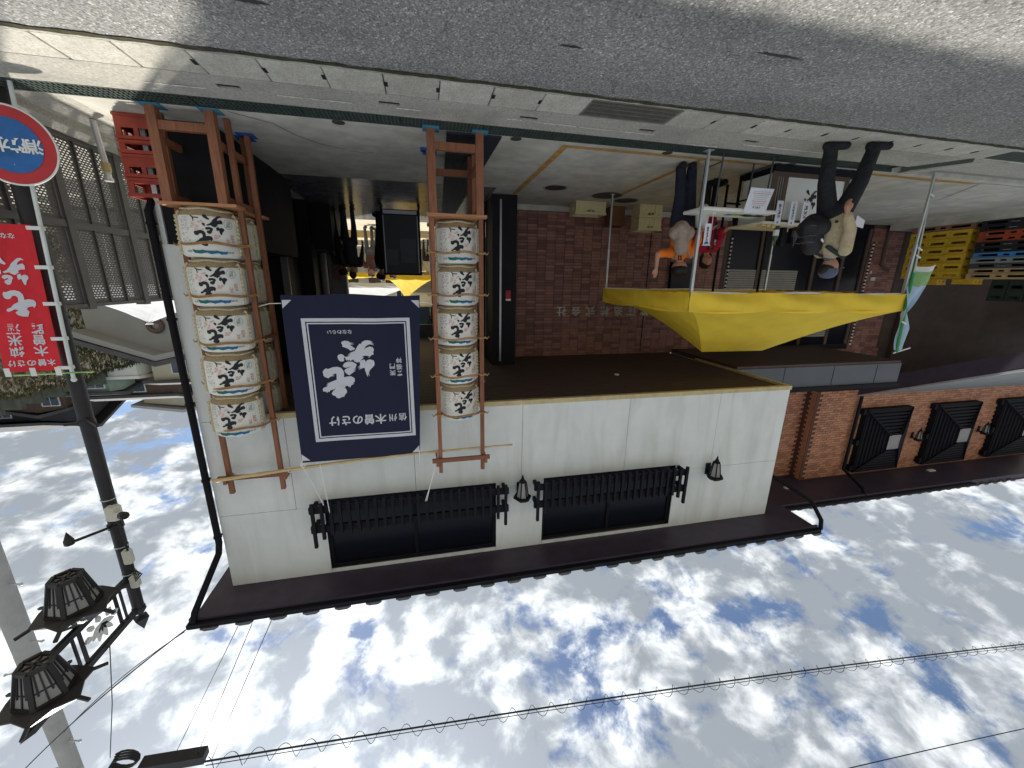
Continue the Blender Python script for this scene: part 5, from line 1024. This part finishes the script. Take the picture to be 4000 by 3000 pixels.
def crate(x, y, z, w, d, h, m, label, grp, sides=('x', 'y'), win=((-.32, .32, .5, .8),), cat='crate', name='bottle_crate'):
    t = thing(name, (x, y, z), label, cat, grp); a, b = w / 2, d / 2
    fr = MB().holey(-a, a, 0, h, [(u * w, v * w, p * h, q * h) for u, v, p, q in win], lambda u, v, k: (x + u, y - b + k, z + v), .02, m)
    sd = MB().holey(-b + .0205, b - .0205, 0, h, [(u * d, v * d, p * h, q * h) for u, v, p, q in win], lambda u, v, k: (x + a - k, y + u, z + v), .02, m)
    part('side', fr, t); part('side', MB().box(x - a, x + a, y + b - .02, y + b, z, z + h, m), t); part('end', sd, t); part('end', MB().box(x - a, x - a + .02, y - b + .0205, y + b - .0205, z, z + h, m), t); part('floor', MB().box(x - a + .021, x + a - .021, y - b + .021, y + b - .021, z + .003, z + .02, m), t)
    part('rim', MB().box(x - a - .008, x + a + .008, y - b - .008, y - b - .0005, z + h - .035, z + h - .002, m).box(x + a + .0005, x + a + .008, y - b, y + b, z + h - .035, z + h - .002, m).box(x - a - .008, x + a + .008, y - b - .008, y - b - .0005, z + .004, z + .03, m).box(x + a + .0005, x + a + .008, y - b, y + b, z + .004, z + .03, m), t)
    return t
rw = ((-.36, -.06, .55, .85), (.06, .36, .55, .85)); rw2 = ((-.34, .34, .3, .78),)
for k, (h, wn_) in enumerate(((.255, rw), (.135, rw2), (.235, rw), (.2, rw2))):
    crate(3.0, 5.72, sum((.255, .135, .235, .2)[:k]) + .004 * k + .002, .38, .3, h, 'crate_red', 'red plastic bottle crate by the rack, %s of the stack' % (ORD[k] if k < 3 else 'topmost'), 'red crates stacked by the rack', win=wn_)
hy = thing('fire_hose_standpipe', (3.62, 6.0, 0), 'slim grey standpipe with brass valve and cap in the alley', 'standpipe')
part('pipe', MB().tube([(3.6, 5.94, -.01), (3.6, 5.98, .42)], .03, 10, 'alu'), hy); part('valve', MB().lathe([(.04, 0), (.045, .05), (.04, .1)], 12, (3.6, 5.98, .42), 'hydrant_brass').lathe([(.032, .1), (.036, .16), (.045, .17), (.045, .2)], 12, (3.6, 5.98, .42), 'alu'), hy)
cm = MB()
for k in range(24):
    z = .05 + k * .022; cm.tube([(3.42 + (.009 if k % 2 else 0) * math.cos(q), 5.95 + (.009 if not k % 2 else .003) * math.cos(q), z + .014 * math.sin(q)) for q in [i * math.pi / 3 for i in range(7)]], .003, 4, 'chain', False)
solo('hanging_chain', cm, 'thin metal chain hanging by the standpipe in the alley', 'chain')
# ---------------------------------------------------------------- street lamp post with two lanterns
lp = thing('street_lamp', (3.92, 5.2, 0), 'dark street lamp post with two hexagonal lanterns on a bracket arm', 'street lamp')
part('post', MB().tube([(3.86, 5.2, 0), (3.88, 5.2, .5), (3.92, 5.2, 6.0)], [.085, .075, .062], 16, 'pole_dark').lathe([(.07, 0), (.075, .05), (.05, .09)], 14, (3.92, 5.2, 5.98), 'pole_dark'), lp)
part('finial', MB().lathe([(.012, .05), (.02, .1), (.1, .13), (.0, .33)], 4, (3.925, 5.2, 6.02), 'pole_dark', smooth=False), lp)
for z, y1, nm in ((5.5, 4.1, 'lower_arm'), (6.0, 3.7, 'upper_arm')):
    part(nm, MB().beam((3.92, 5.15, z), (3.92, y1, z), .05, .07, 'pole_dark').add([(3.895, y1, z - .035), (3.945, y1, z - .035), (3.945, y1, z + .035), (3.895, y1, z + .035), (3.92, y1 - .12, z)], [(0, 1, 4), (1, 2, 4), (2, 3, 4), (3, 0, 4)], 'pole_dark'), lp)
for y in (5.0, 4.92, 4.38, 4.3): part('arm_bar', MB().box(3.91, 3.93, y - .012, y + .012, 5.536, 5.964, 'pole_dark'), lp)
part('emblem_plate', MB().holey(4.4, 4.9, 5.55, 5.95, [(4.41, 4.89, 5.56, 5.94)], lambda u, v, w: (3.915 + w, u, v), .012, 'pole_dark'), lp)
em = MB(); fr = lambda a, b: (3.905, a, b)
def petal(cx_, cz_, an, L, w):
    ca, sa = math.cos(an), math.sin(an); pts = [(0, 0), (.3 * L, w), (.7 * L, w * .8), (L, 0), (.7 * L, -w * .8), (.3 * L, -w)]
    em.prism([(cx_ + a * ca - b * sa, cz_ + a * sa + b * ca) for a, b in pts], lambda a, b, w_: (3.90 + w_, a, b), .02, 'sign_white')
for an, L in ((.4, .2), (.9, .22), (1.4, .22), (1.95, .2), (2.5, .18)): petal(4.64, 5.68, an, L, .034)
for x_, z_, an in ((4.55, 5.66, -2.4), (4.63, 5.65, -1.6), (4.74, 5.67, -.7), (4.8, 5.72, -.1), (4.5, 5.72, 3.0)): petal(x_, z_, an, .1, .032)
part('flower_emblem', em, lp)
def street_lantern(x, y, z):
    pass; t = part('lantern', MB().lathe([(.12, 0), (.12, .02)], 6, (x, y, z + .16), 'pole_dark', smooth=False), lp)
    r0, r1, h = .13, .215, .36; zt = z - .02; R = lambda k, r: (x + r * math.cos(k * math.pi / 3 + .26), y + r * math.sin(k * math.pi / 3 + .26))
    pn = MB()
    for k in range(6):
        a, b, c, d = R(k, r0), R(k + 1, r0), R(k + 1, r1), R(k, r1); pn.add([(*a, zt - h), (*b, zt - h), (*c, zt), (*d, zt)], [(0, 1, 2, 3)], 'lamp_panel')
        pn.add([(x, y, zt - h + .01), (*R(k, r0), zt - h + .01), (*R(k + 1, r0), zt - h + .01)], [(0, 2, 1)], 'lamp_panel')
    part('panes', pn, t); fr_ = MB()
    for k in range(6):
        A, B, C_, D = [V((*R(i, r), zz)) for i, r, zz in ((k, r0, zt - h), (k, r1, zt), (k + 1, r0, zt - h), (k + 1, r1, zt))]
        fr_.beam(A, B, .04, .03, 'pole_dark'); fr_.beam(A, C_, .035, .04, 'pole_dark'); fr_.beam(B, D, .03, .05, 'pole_dark'); fr_.beam(A, V((x, y, zt - h)), .02, .02, 'pole_dark')
        for q in (.25, .5, .75): fr_.beam(A.lerp(C_, q), A.lerp(C_, q).lerp(B.lerp(D, q), 1 if q == .5 else .68), .013, .02, 'pole_dark')
        fr_.beam(A.lerp(B, .58), C_.lerp(D, .58), .016, .013, 'pole_dark')
    part('lattice', fr_, t)
    rf_ = MB(); n = 6
    for k in range(6):
        A, B = R(k, .35), R(k + 1, .35); I, J = R(k, .215), R(k + 1, .215); T, U = R(k, .14), R(k + 1, .14)
        Mi = ((A[0] + B[0]) / 2 * .94 + x * .06, (A[1] + B[1]) / 2 * .94 + y * .06)
        rf_.add([(*A, zt + .035), (*Mi, zt - .005), (*I, zt + .0), (*J, zt + .0)], [(0, 1, 2), (1, 3, 2)], 'pole_dark'); rf_.add([(*B, zt + .035), (*Mi, zt - .005), (*J, zt)], [(0, 2, 1)], 'pole_dark')
        rf_.add([(*A, zt + .05), (*Mi, zt + .015), (*B, zt + .05), (*U, zt + .19), (*T, zt + .19)], [(0, 1, 4), (1, 2, 3), (1, 3, 4)], 'pole_dark'); rf_.add([(*A, zt + .035), (*Mi, zt - .005), (*B, zt + .035), (*B, zt + .05), (*Mi, zt + .015), (*A, zt + .05)], [(0, 1, 4, 5), (1, 2, 3, 4)], 'pole_dark')
        o_ = V((*A, zt + .04)); d_ = (V((*A, 0)) - V((x, y, 0))).normalized(); rf_.beam(o_ - d_ * .04, o_ + d_ * .09 + V((0, 0, .035)), .03, .025, 'pole_dark')
    rf_.lathe([(.14, .19), (.05, .25)], 6, (x, y, zt), 'pole_dark', a0=.26, smooth=False); part('brim_roof', rf_, t)
street_lantern(3.95, 4.48, 5.27); street_lantern(3.93, 3.93, 5.82)
part('equipment_box', MB().bbox(3.74, 3.87, 5.02, 5.14, 4.4, 4.58, .02, 'camera_box').tube([(3.76, 5.05, 4.5), (3.66, 4.98, 4.48)], .036, 12, 'camera_box').tube([(3.66, 4.98, 4.48), (3.6, 4.94, 4.465)], .046, 12, 'pole_dark'), lp)
part('small_box', MB().bbox(3.77, 3.86, 5.08, 5.16, 5.05, 5.24, .012, 'camera_box'), lp); part('small_box', MB().bbox(3.77, 3.86, 5.08, 5.16, 5.44, 5.6, .012, 'camera_box'), lp)
lw = MB().tube([(3.83, 5.12, 4.36), (3.8, 5.1, 4.7), (3.79, 5.1, 5.05)], .012, 6, 'cable')
for q in range(5): lw.tube([(3.78 + .04 * math.cos(q), 5.06, 5.25 + .03 * q), (3.72, 5.04 + .02 * q, 5.3 + .03 * q), (3.77, 5.06, 5.36 + .03 * q)], .008, 5, 'cable')
part('loose_cable', lw, lp)
part('pennant_arm', MB().tube([(3.92, 5.15, 4.72), (4.0, 4.75, 4.62)], .018, 8, 'pole_dark').lathe([(0, -.14), (.045, -.03), (.045, .02), (.015, .04)], 8, (4.005, 4.7, 4.6), 'pole_dark').lathe([(.08, 0), (.08, .06)], 12, (3.912, 5.2, 4.7), 'pole_dark'), lp)
part('clamp', MB().lathe([(.078, 0), (.078, .06)], 12, (3.905, 5.2, 3.32), 'pole_dark').beam((3.86, 5.15, 3.3), (3.7, 5.05, 3.36), .03, .03, 'pole_dark').beam((3.95, 5.15, 3.35), (4.05, 5.1, 3.34), .03, .03, 'pole_dark'), lp)
for z in (4.35, 4.62, 5.02, 5.43): part('strap', MB().lathe([(.072, 0), (.072, .012)], 12, (3.912, 5.2, z), 'alu'), lp)
# fire-water sign
sg = thing('round_sign', (3.7, 4.95, .25), 'round blue and red fire water sign fixed low on the lamp post', 'sign')
c0 = V((3.655, 4.9, .555)); nrm = V((-.1, -1, .06)).normalized(); e1 = V((0, 0, 1)).cross(-nrm).normalized() * 1; e2 = (-nrm).cross(e1).normalized(); e2 = e2 if e2.z > 0 else -e2; e1 = e1 if e1.x > 0 else -e1
def disk(r, off, m): return MB().add([c0 + nrm * off] + [c0 + nrm * off + (e1 * math.cos(q) + e2 * math.sin(q)) * r for q in [i * 2 * math.pi / 48 for i in range(48)]], [(0, i + 1, (i + 1) % 48 + 1) for i in range(48)], m)
rim = disk(.33, 0, 'sign_white'); rim.tube([c0 + (e1 * math.cos(q) + e2 * math.sin(q)) * .33 for q in [i * 2 * math.pi / 48 for i in range(49)]], .009, 6, 'sign_white', False); part('plate', rim, sg)
part('red_ring', disk(.322, .004, 'sign_red'), sg); part('blue_field', disk(.232, .008, 'sign_blue'), sg)
tx = MB(); write(tx, '消防水利', (0, .0), .125, lambda u, v: c0 + nrm * .012 + e1 * u + e2 * v, 'sign_white', w=.03, step=.92); part('lettering', tx, sg, kind='stuff')
part('bracket', MB().beam(c0 + V((0, .01, .15)), (3.87, 5.14, .75), .03, .03, 'alu').beam(c0 + V((0, .01, -.15)), (3.87, 5.14, .45), .03, .03, 'alu'), sg)
# red vertical banner
rbn = thing('red_banner', (3.62, 5.0, 0), 'tall red banner with white calligraphy on a white pole by the lamp post', 'banner')
R0, R1 = V((3.60, 5.0, 0)), V((3.76, 5.0, 2.78))
part('pole', MB().tube([R0, R0.lerp(R1, .5), R1], .017, 10, 'white_pole').ball(R1 + V((0, 0, .02)), .025, 'white_pole'), rbn)
part('crossbar', MB().tube([(3.55, 4.985, 2.715), (4.25, 4.985, 2.73)], .008, 8, 'green_light'), rbn)
def bnf(u, z): return (R0.x + (R1.x - R0.x) * z / 2.78 + .07 + u * (.47 if z > 2.4 else .47) + .012 * math.sin(z * 3) * u, 4.985 + .02 * math.sin(z * 3.1 + u * 3) * u + .012 * math.sin(u * 7), z)
part('cloth', MB().grid(lambda s, t: bnf(s, 1.23 + t * 1.46), 14, 36, 'red_cloth'), rbn)
for z in (1.26, 1.63, 1.99, 2.35, 2.66):
    x = R0.x + (R1.x - R0.x) * z / 2.78; part('tab', MB().box(x - .02, x + .1, 4.97, 4.976, z - .018, z + .018, 'sign_white').box(x - .02, x - .012, 4.976, 5.02, z - .018, z + .018, 'sign_white'), rbn)
for u in (.05, .5, .95): p = bnf(u, 2.69); part('tab', MB().box(p[0] - .025, p[0] + .025, 4.965, 4.97, 2.65, 2.74, 'sign_white'), rbn)
bf = lambda u, v: (lambda p: (p[0], p[1] - .006, p[2]))(bnf((u + .235) / .47, v))
lt = MB()
for p in B7: lt.sheet([((a - .02) * 1.75 + .0, 1.985 + (b - .335) * 1.75) for a, b in p], bf, 'white_cloth')
for p in BW: lt.sheet([((a + .07) * 1.45 + .0, 1.66 + (b - .195) * 1.45) for a, b in p], bf, 'white_cloth')
write(lt, '木曽のさけ', (0, 2.6), .075, bf, 'white_cloth', w=.025); write(lt, '純米酒', (.09, 2.36), .115, bf, 'white_cloth', True, w=.02, step=1.0); write(lt, '木曽路', (-.09, 2.36), .115, bf, 'white_cloth', True, w=.02, step=1.0); write(lt, 'ななわらい', (.05, 1.34), .055, bf, 'white_cloth', w=.02)
part('lettering', lt, rbn, kind='stuff')
# light blue banner by the tent
lb_ = thing('blue_banner', (-8.13, 5.28, 0), 'twisted pale blue and green banner on a green pole at the end of the tent', 'banner')
A0, A1 = V((-7.93, 5.15, 0)), V((-7.72, 4.88, 2.79)); ap = lambda z: A0.lerp(A1, z / 2.83)
part('pole', MB().tube([A0, ap(1.4), A1], .022, 8, 'green_pole').tube([ap(.35) + V((.02, -.02, 0)), ap(1.5) + V((.02, -.02, 0))], .013, 8, 'alu'), lb_)
for z in (.3, 1.13, 1.25, 2.32): p = ap(z); part('clip', MB().tube([p + V((-.05, -.02, .02)), p + V((.05, -.02, -.02))], .013, 6, 'sign_white'), lb_)
part('crossbar', MB().tube([A1 + V((.06, 0, .0)), A1 + V((-.28, 0, -.08))], .011, 6, 'sign_white'), lb_)
def ribbon(s, t):
    z = 1.36 + t * 1.42; p = ap(z); w = .42 * abs(math.cos((t - .02) * math.pi * .93)) + .05; w = min(w, .42 if t < .5 else .26); tw = (t - .46) * 3.0 if abs(t - .46) < .2 else (.6 if t > .46 else -.6)
    return p + V((-(s) * w + .06 - .02, .04 * math.sin(s * 6 + t * 9) + tw * .06 * s, .05 * math.sin(s * 3) * (1 - t)))
g_ = MB().grid(ribbon, 10, 50, 'flag_blue'); i2 = g_.mi('flag_green'); i3 = g_.mi('sign_white')
for k in range(len(g_.f)):
    zz = g_.v[g_.f[k][0]][2]; g_.m[k] = i3 if zz < 1.45 else (i2 if zz < 1.68 else g_.m[k])
part('cloth', g_, lb_)
# ---------------------------------------------------------------- crates and pallets in the shed
yw_ = ((-.34, .34, .42, .72),)
ROWN = ['lowest row', 'second row', 'third row', 'fourth row', 'fifth row', 'top row']; COLN = ['nearest the wall', 'in the middle', 'nearest the coloured pallets']
for r in range(6):
    for c in range(3): crate(-13.42 - .01 * (r % 2), 8.57 - c * .425, .30 + r * .2, .3, .42, .196, 'crate_yellow', 'yellow bottle crate, %s, column %s' % (ROWN[r], COLN[c]), 'yellow crates in the shed', win=yw_)
crate(-13.42, 8.12, 1.505, .3, .42, .15, 'crate_yellow', 'single yellow crate on top of the wall of yellow crates', 'yellow crates in the shed', win=((-.3, -.1, .3, .6), (.1, .3, .3, .6)))
crate(-13.5, 7.45, 1.505, .3, .42, .13, 'crate_yellow', 'single yellow crate where the yellow crates meet the coloured pallets', 'yellow crates in the shed', win=((-.3, -.1, .3, .6), (.1, .3, .3, .6)))
def pallet(x, y, z, w, d, h, m, label, txt=None):
    t = thing('pallet', (x, y, z), label, 'pallet', 'plastic pallets stacked in the shed')
    part('deck', MB().box(x - w / 2, x + w / 2, y - d / 2, y + d / 2, z + h - .025, z + h, m).box(x - w / 2, x + w / 2, y - d / 2, y + d / 2, z, z + .02, m), t)
    part('side_wall', MB().holey(-d / 2, d / 2, .02, h - .025, [(-d * .42, -d * .12, .032, h - .035), (-d * .05, d * .05, .04, h - .04), (d * .12, d * .42, .032, h - .035)], lambda u, v, k: (x + w / 2 - k, y + u, z + v), .05, m), t)
    part('core', MB().box(x - w / 2, x + w / 2 - .25, y - d / 2 + .03, y + d / 2 - .03, z + .021, z + h - .026, 'void'), t)
    if txt: part('mark', MB().box(x + w / 2 + .0005, x + w / 2 + .003, y - .06, y + .08, z + h * .5, z + h * .62, 'p_grey'), t)
pallet(-13.75, 8.1, .166, 1.0, 1.3, .125, 'p_brown', 'worn brown pallet under the wall of yellow crates')
plist = [('p_black', 'black pallet at the bottom of the coloured pallet stack'), ('p_black', 'black pallet just below the two orange ones'), ('p_orange', 'lower of the two orange pallets'), ('p_orange', 'upper of the two orange pallets'), ('p_black', 'black pallet just above the orange ones'), ('p_black', 'black pallet just below the blue one'), ('p_blue', 'bright blue pallet in the coloured stack'), ('p_grey', 'light grey pallet resting on the blue one'), ('p_dark', 'dark grey pallet near the top of the stack'), ('p_tan', 'tan pallet just below the top of the stack'), ('p_tan', 'topmost tan pallet of the coloured stack')]
for k, (m_, l_) in enumerate(plist): pallet(-13.75 + .02 * math.sin(k * 2), 6.75, .166 + k * .122, 1.1, 1.15, .12, m_, l_, m_ in ('p_black', 'p_dark'))
for i in range(4):
    for j in range(2): crate(-14.2, 7.1 - i * .32, 1.52 + j * .26, .4, .3, .255, 'p_green', 'dark green crate on the pallets, %s layer, %s from the yellow crates' % (('lower', 'upper')[j], ('first', 'second', 'third', 'last')[i]), 'dark green crates on the pallets')
# ---------------------------------------------------------------- hillside, houses, poles and wires
def hz(x, y):
    t = min(1, max(0, (y - 13 - max(0, 9 - x) * .6) / 11)); h = max(1.5, 7.0 + (x - 18.2) * .31) * t * t * (3 - 2 * t) * min(1, max(0, (x - 5.2) / 5))
    return -.04 + h + .25 * math.sin(x * .9 + y * .7) * t + .12 * math.sin(x * 2.3 - y * 1.9) * t + max(0, y - 25) * .04 * t
hs = MB().grid(lambda a, b: (4 + a * 46, 12 + b * 48, hz(4 + a * 46, 12 + b * 48)), 90, 90, 'soil'); struct('hillside', hs)
gr = MB(); rr = random.Random(11)
for k in range(34000):
    x, y = rr.uniform(7, 30), rr.uniform(13.5, 25.5); z = hz(x, y)
    if z < .3: continue
    h = rr.uniform(.05, .22); a = rr.uniform(0, 6.28); w = rr.uniform(.02, .06); dx, dy = math.cos(a) * w, math.sin(a) * w; lx, ly = rr.uniform(-.15, .15), rr.uniform(-.2, .05)
    gr.add([(x - dx, y - dy, z - .03), (x + dx, y + dy, z - .03), (x + lx, y + ly, z + h)], [(0, 1, 2)], 'grass' if (math.sin(x * .8 + 2) + math.sin(y * 1.3 + x * .5) + rr.uniform(-1, 1)) > .35 else 'dry_grass')
struct('hillside_grass', gr, kind='stuff')
sb = thing('retaining_wall', (19, 24.4, 6.2), 'dark concrete retaining wall with panels along the top of the bank', 'wall')
for k in range(14):
    x0 = 17.0 + k * .95; zb = 7.75 + (x0 - 18.2) * .31; za = zb - 1.2
    part('wall_panel', MB().box(x0, x0 + .92, 24.3, 24.5, za, zb, 'hedge_wall'), sb)
def house(label, x0, x1, y0, y1, z0, z1, wm, rm, pitch, wins, ridge='x', over=.5, name='house', extra=None):
    t = thing(name, ((x0 + x1) / 2, y0, z0), label, 'house', 'houses on the slope'); part('wall', MB().box(x0, x1, y0, y1, z0 - 2.5, z1, wm), t)
    if ridge == 'x':
        yc = (y0 + y1) / 2; zt = z1 + (yc - y0 + over) * pitch; pr = [(y0 - over, z1 - .05), (yc, zt), (y1 + over, z1 - .05), (y1 + over, z1 + .12), (yc, zt + .2), (y0 - over, z1 + .12)]
        part('roof', MB().prism(pr, lambda a, b, w: (x0 - over + w, a, b), x1 - x0 + 2 * over, rm), t); part('gable_wall', MB().prism([(y0, z1), (y1, z1), (yc, zt - .1 - over * pitch * .3)], lambda a, b, w: (x0 + .01 + w, a, b), x1 - x0 - .02, wm), t)
    else:
        xc = (x0 + x1) / 2; zt = z1 + (xc - x0 + over) * pitch; pr = [(x0 - over, z1 - .05), (xc, zt), (x1 + over, z1 - .05), (x1 + over, z1 + .12), (xc, zt + .2), (x0 - over, z1 + .12)]
        part('roof', MB().prism(pr, lambda a, b, w: (a, y0 - over + w, b), y1 - y0 + 2 * over, rm), t); part('gable_wall', MB().prism([(x0, z1), (x1, z1), (xc, zt - .1 - over * pitch * .3)], lambda a, b, w: (a, y0 + .01 + w, b), y1 - y0 - .02, wm), t)
    for w in wins: window(t, *w, y0, 'alu', 'house_glass', 2)
    return t
house('cream house with pale eaves nearest the white brewery wall', 14.2, 19.0, 30, 37, 7.5, 10.1, 'house_cream', 'roof_edge', .16, [(15.0, 15.9, 9.1, 9.8)], 'y')
house('dark brown house with white framed windows in front of the cream one', 15.6, 21.0, 27.2, 29.5, 6.6, 8.75, 'house_brown', 'roof_dark', .3, [(17.0, 18.1, 8.0, 8.55), (19.6, 20.6, 7.9, 8.5)], 'x', .3)
house('pale green house above the bank', 17.3, 19.6, 25.0, 27, 6.4, 7.95, 'house_green', 'roof_dark', .2, [(17.5, 18.3, 7.2, 7.7)], 'x', .25)
house('small pale grey concrete block of a house beside the green one', 15.7, 17.1, 24.8, 26.8, 5.6, 7.1, 'house_white', 'house_white', .05, [], 'x', .06)
house('brown house with wide white windows close to the brewery wall', 12.6, 15.4, 25.5, 27.5, 5.4, 7.5, 'house_cream', 'roof_dark', .25, [(12.9, 14.4, 6.3, 7.1)], 'x', .35)
house('dark house with rust coloured gable behind the lamp post', 20.6, 23.4, 26.5, 32, 8.0, 9.2, 'house_brown', 'roof_dark', .22, [(20.9, 21.7, 8.3, 9.0)], 'y', .15)
house('long dark roofed house at the far end of the slope', 22.9, 36, 27.5, 34, 8.4, 10.2, 'house_dark', 'roof_dark', .38, [(24.2, 25.0, 9.0, 9.9), (28, 29.2, 9.1, 10.1)], 'x', .6)
gh = thing('gable_building', (8.2, 13.5, 0), 'grey rendered building with broad dark edged gable beyond the fence', 'building')
part('wall', MB().prism([(4.6, 0), (9.6, 0), (9.6, 3.3), (7.75, 4.05), (4.6, 3.35)], lambda a, b, w: (a, 13.6 + w, b), 6, 'house_grey'), gh)
part('roof', MB().prism([(4.2, 3.45), (7.75, 4.26), (10.0, 3.38), (10.0, 3.24), (7.75, 4.12), (4.2, 3.31)], lambda a, b, w: (a, 13.0 + w, b), 7.2, 'roof_dark'), gh)
part('soffit', MB().prism([(4.25, 3.29), (7.75, 4.1), (9.95, 3.22), (9.6, 3.19), (7.75, 3.94), (4.6, 3.23)], lambda a, b, w: (a, 13.05 + w, b), .54, 'house_grey'), gh)
part('vent_ring', MB().tube([(7.85 + .17 * math.cos(q), 13.55, 3.12 + .17 * math.sin(q)) for q in [i * math.pi / 8 for i in range(17)]], .07, 8, 'house_brown', False), gh)
up = thing('utility_pole', (6.55, 6.5, 0), 'thick grey concrete utility pole with step bolts behind the lanterns', 'utility pole')
part('pole', MB().tube([(6.55, 6.5, 0), (6.55, 6.5, 14)], [.17, .105], 20, 'pole_conc'), up)
for k in range(16): s = 1 if k % 2 else -1; z = 3 + k * .55; part('step_bolt', MB().tube([(6.55 + s * .11, 6.48, z), (6.55 + s * .3, 6.44, z)], .014, 6, 'alu').ball((6.55 + s * .31, 6.44, z), .024, 'alu', 8, 6), up)
part('collar', MB().lathe([(.15, 0), (.15, .12)], 16, (6.55, 6.5, 8.3), 'alu'), up)
def sagpts(a, b, s, n=24): a, b = V(a), V(b); return [a.lerp(b, i / n) - V((0, 0, s * 4 * (i / n) * (1 - i / n))) for i in range(n + 1)]
wr = [((3.33, 5.0, 6.29), (7.06, 6.4, 9.92), .08, .010, 'cable', 'overhead service wire from the eave corner to the concrete pole, upper'), ((3.35, 5.0, 6.32), (6.37, 6.4, 9.29), .1, .007, 'cable', 'overhead service wire from the eave corner to the concrete pole, lower')]
for a, b, s, r, m_, l_ in wr: solo('service_wire', MB().tube(sagpts(a, b, s), r, 5, m_), l_, 'wire', group='overhead wires')
C0, C1 = V((4.35, 6.2, 10.38)), V((-22, 6.2, 13.55))
for a, b, l_ in (((2.77, 5.1, 6.46), (4.76, 6.2, 10.05), 'thin drop wire from roof to cable box, nearest the lamp post'), ((2.59, 5.1, 6.45), (4.43, 6.2, 10.17), 'thin drop wire from the roof to the cable box, the middle one'), ((2.32, 5.1, 6.4), (4.24, 6.2, 10.38), 'thin drop wire from roof to cable box, farthest from the lamp post')):
    solo('drop_wire', MB().tube([a, b], .006, 5, 'cable'), l_, 'wire', group='overhead wires')
solo('hanging_wire', MB().tube([(3.85, 4.6, 5.95), (4.45, 5.1, 7.4), (5.05, 5.5, 8.9)], .006, 5, 'cable'), 'thin wire hanging straight over the lantern arm', 'wire', group='overhead wires')
cb = thing('cable_splice_box', (4.85, 6.2, 10.1), 'long dark cable splice box hanging on the overhead cable', 'cable box'); part('casing', MB().beam((4.3, 6.2, 10.22), (5.3, 6.2, 10.15), .2, .17, 'pole_dark'), cb)
cl_ = MB()
for k in range(4): cl_.tube([(5.55 + .2 * math.cos(q), 6.2 + .03 * k, 10.02 + (.12 + .02 * k) * math.sin(q)) for q in [i * .45 for i in range(13)]], .018, 5, 'cable')
part('cable_coil', cl_, cb)
ct = thing('aerial_cable', C0, 'aerial telephone cable wound with a spiral hanger across the whole sky', 'cable', 'overhead wires')
part('cable', MB().tube(sagpts(C0, C1, .25), .018, 6, 'cable'), ct); part('messenger', MB().tube(sagpts(C0 + V((0, 0, .1)), C1 + V((0, 0, .1)), .25), .008, 5, 'cable'), ct)
sp = []; n = 1100
for i in range(n + 1):
    t = i / n; p = C0.lerp(C1, t) - V((0, 0, .25 * 4 * t * (1 - t) - .05)); q = t * 2 * math.pi * 58; sp.append(p + V((0, .11 * math.cos(q), .11 * math.sin(q))))
part('spiral_hanger', MB().tube(sp, .006, 4, 'cable'), ct)
solo('far_cable', MB().tube(sagpts((-6, 5.0, 13.3), (-24, 5, 15.4), .1), .012, 5, 'cable'), 'single plain overhead cable crossing the corner of the sky over the wing', 'cable', group='overhead wires')
for o in list(bpy.data.objects):
    if o.type == 'MESH' and len(o.data.polygons) == 0: print('EMPTY MESH', o.name)
print('objects', len(bpy.data.objects), 'tris', sum(len(p.vertices) - 2 for m in bpy.data.meshes for p in m.polygons))
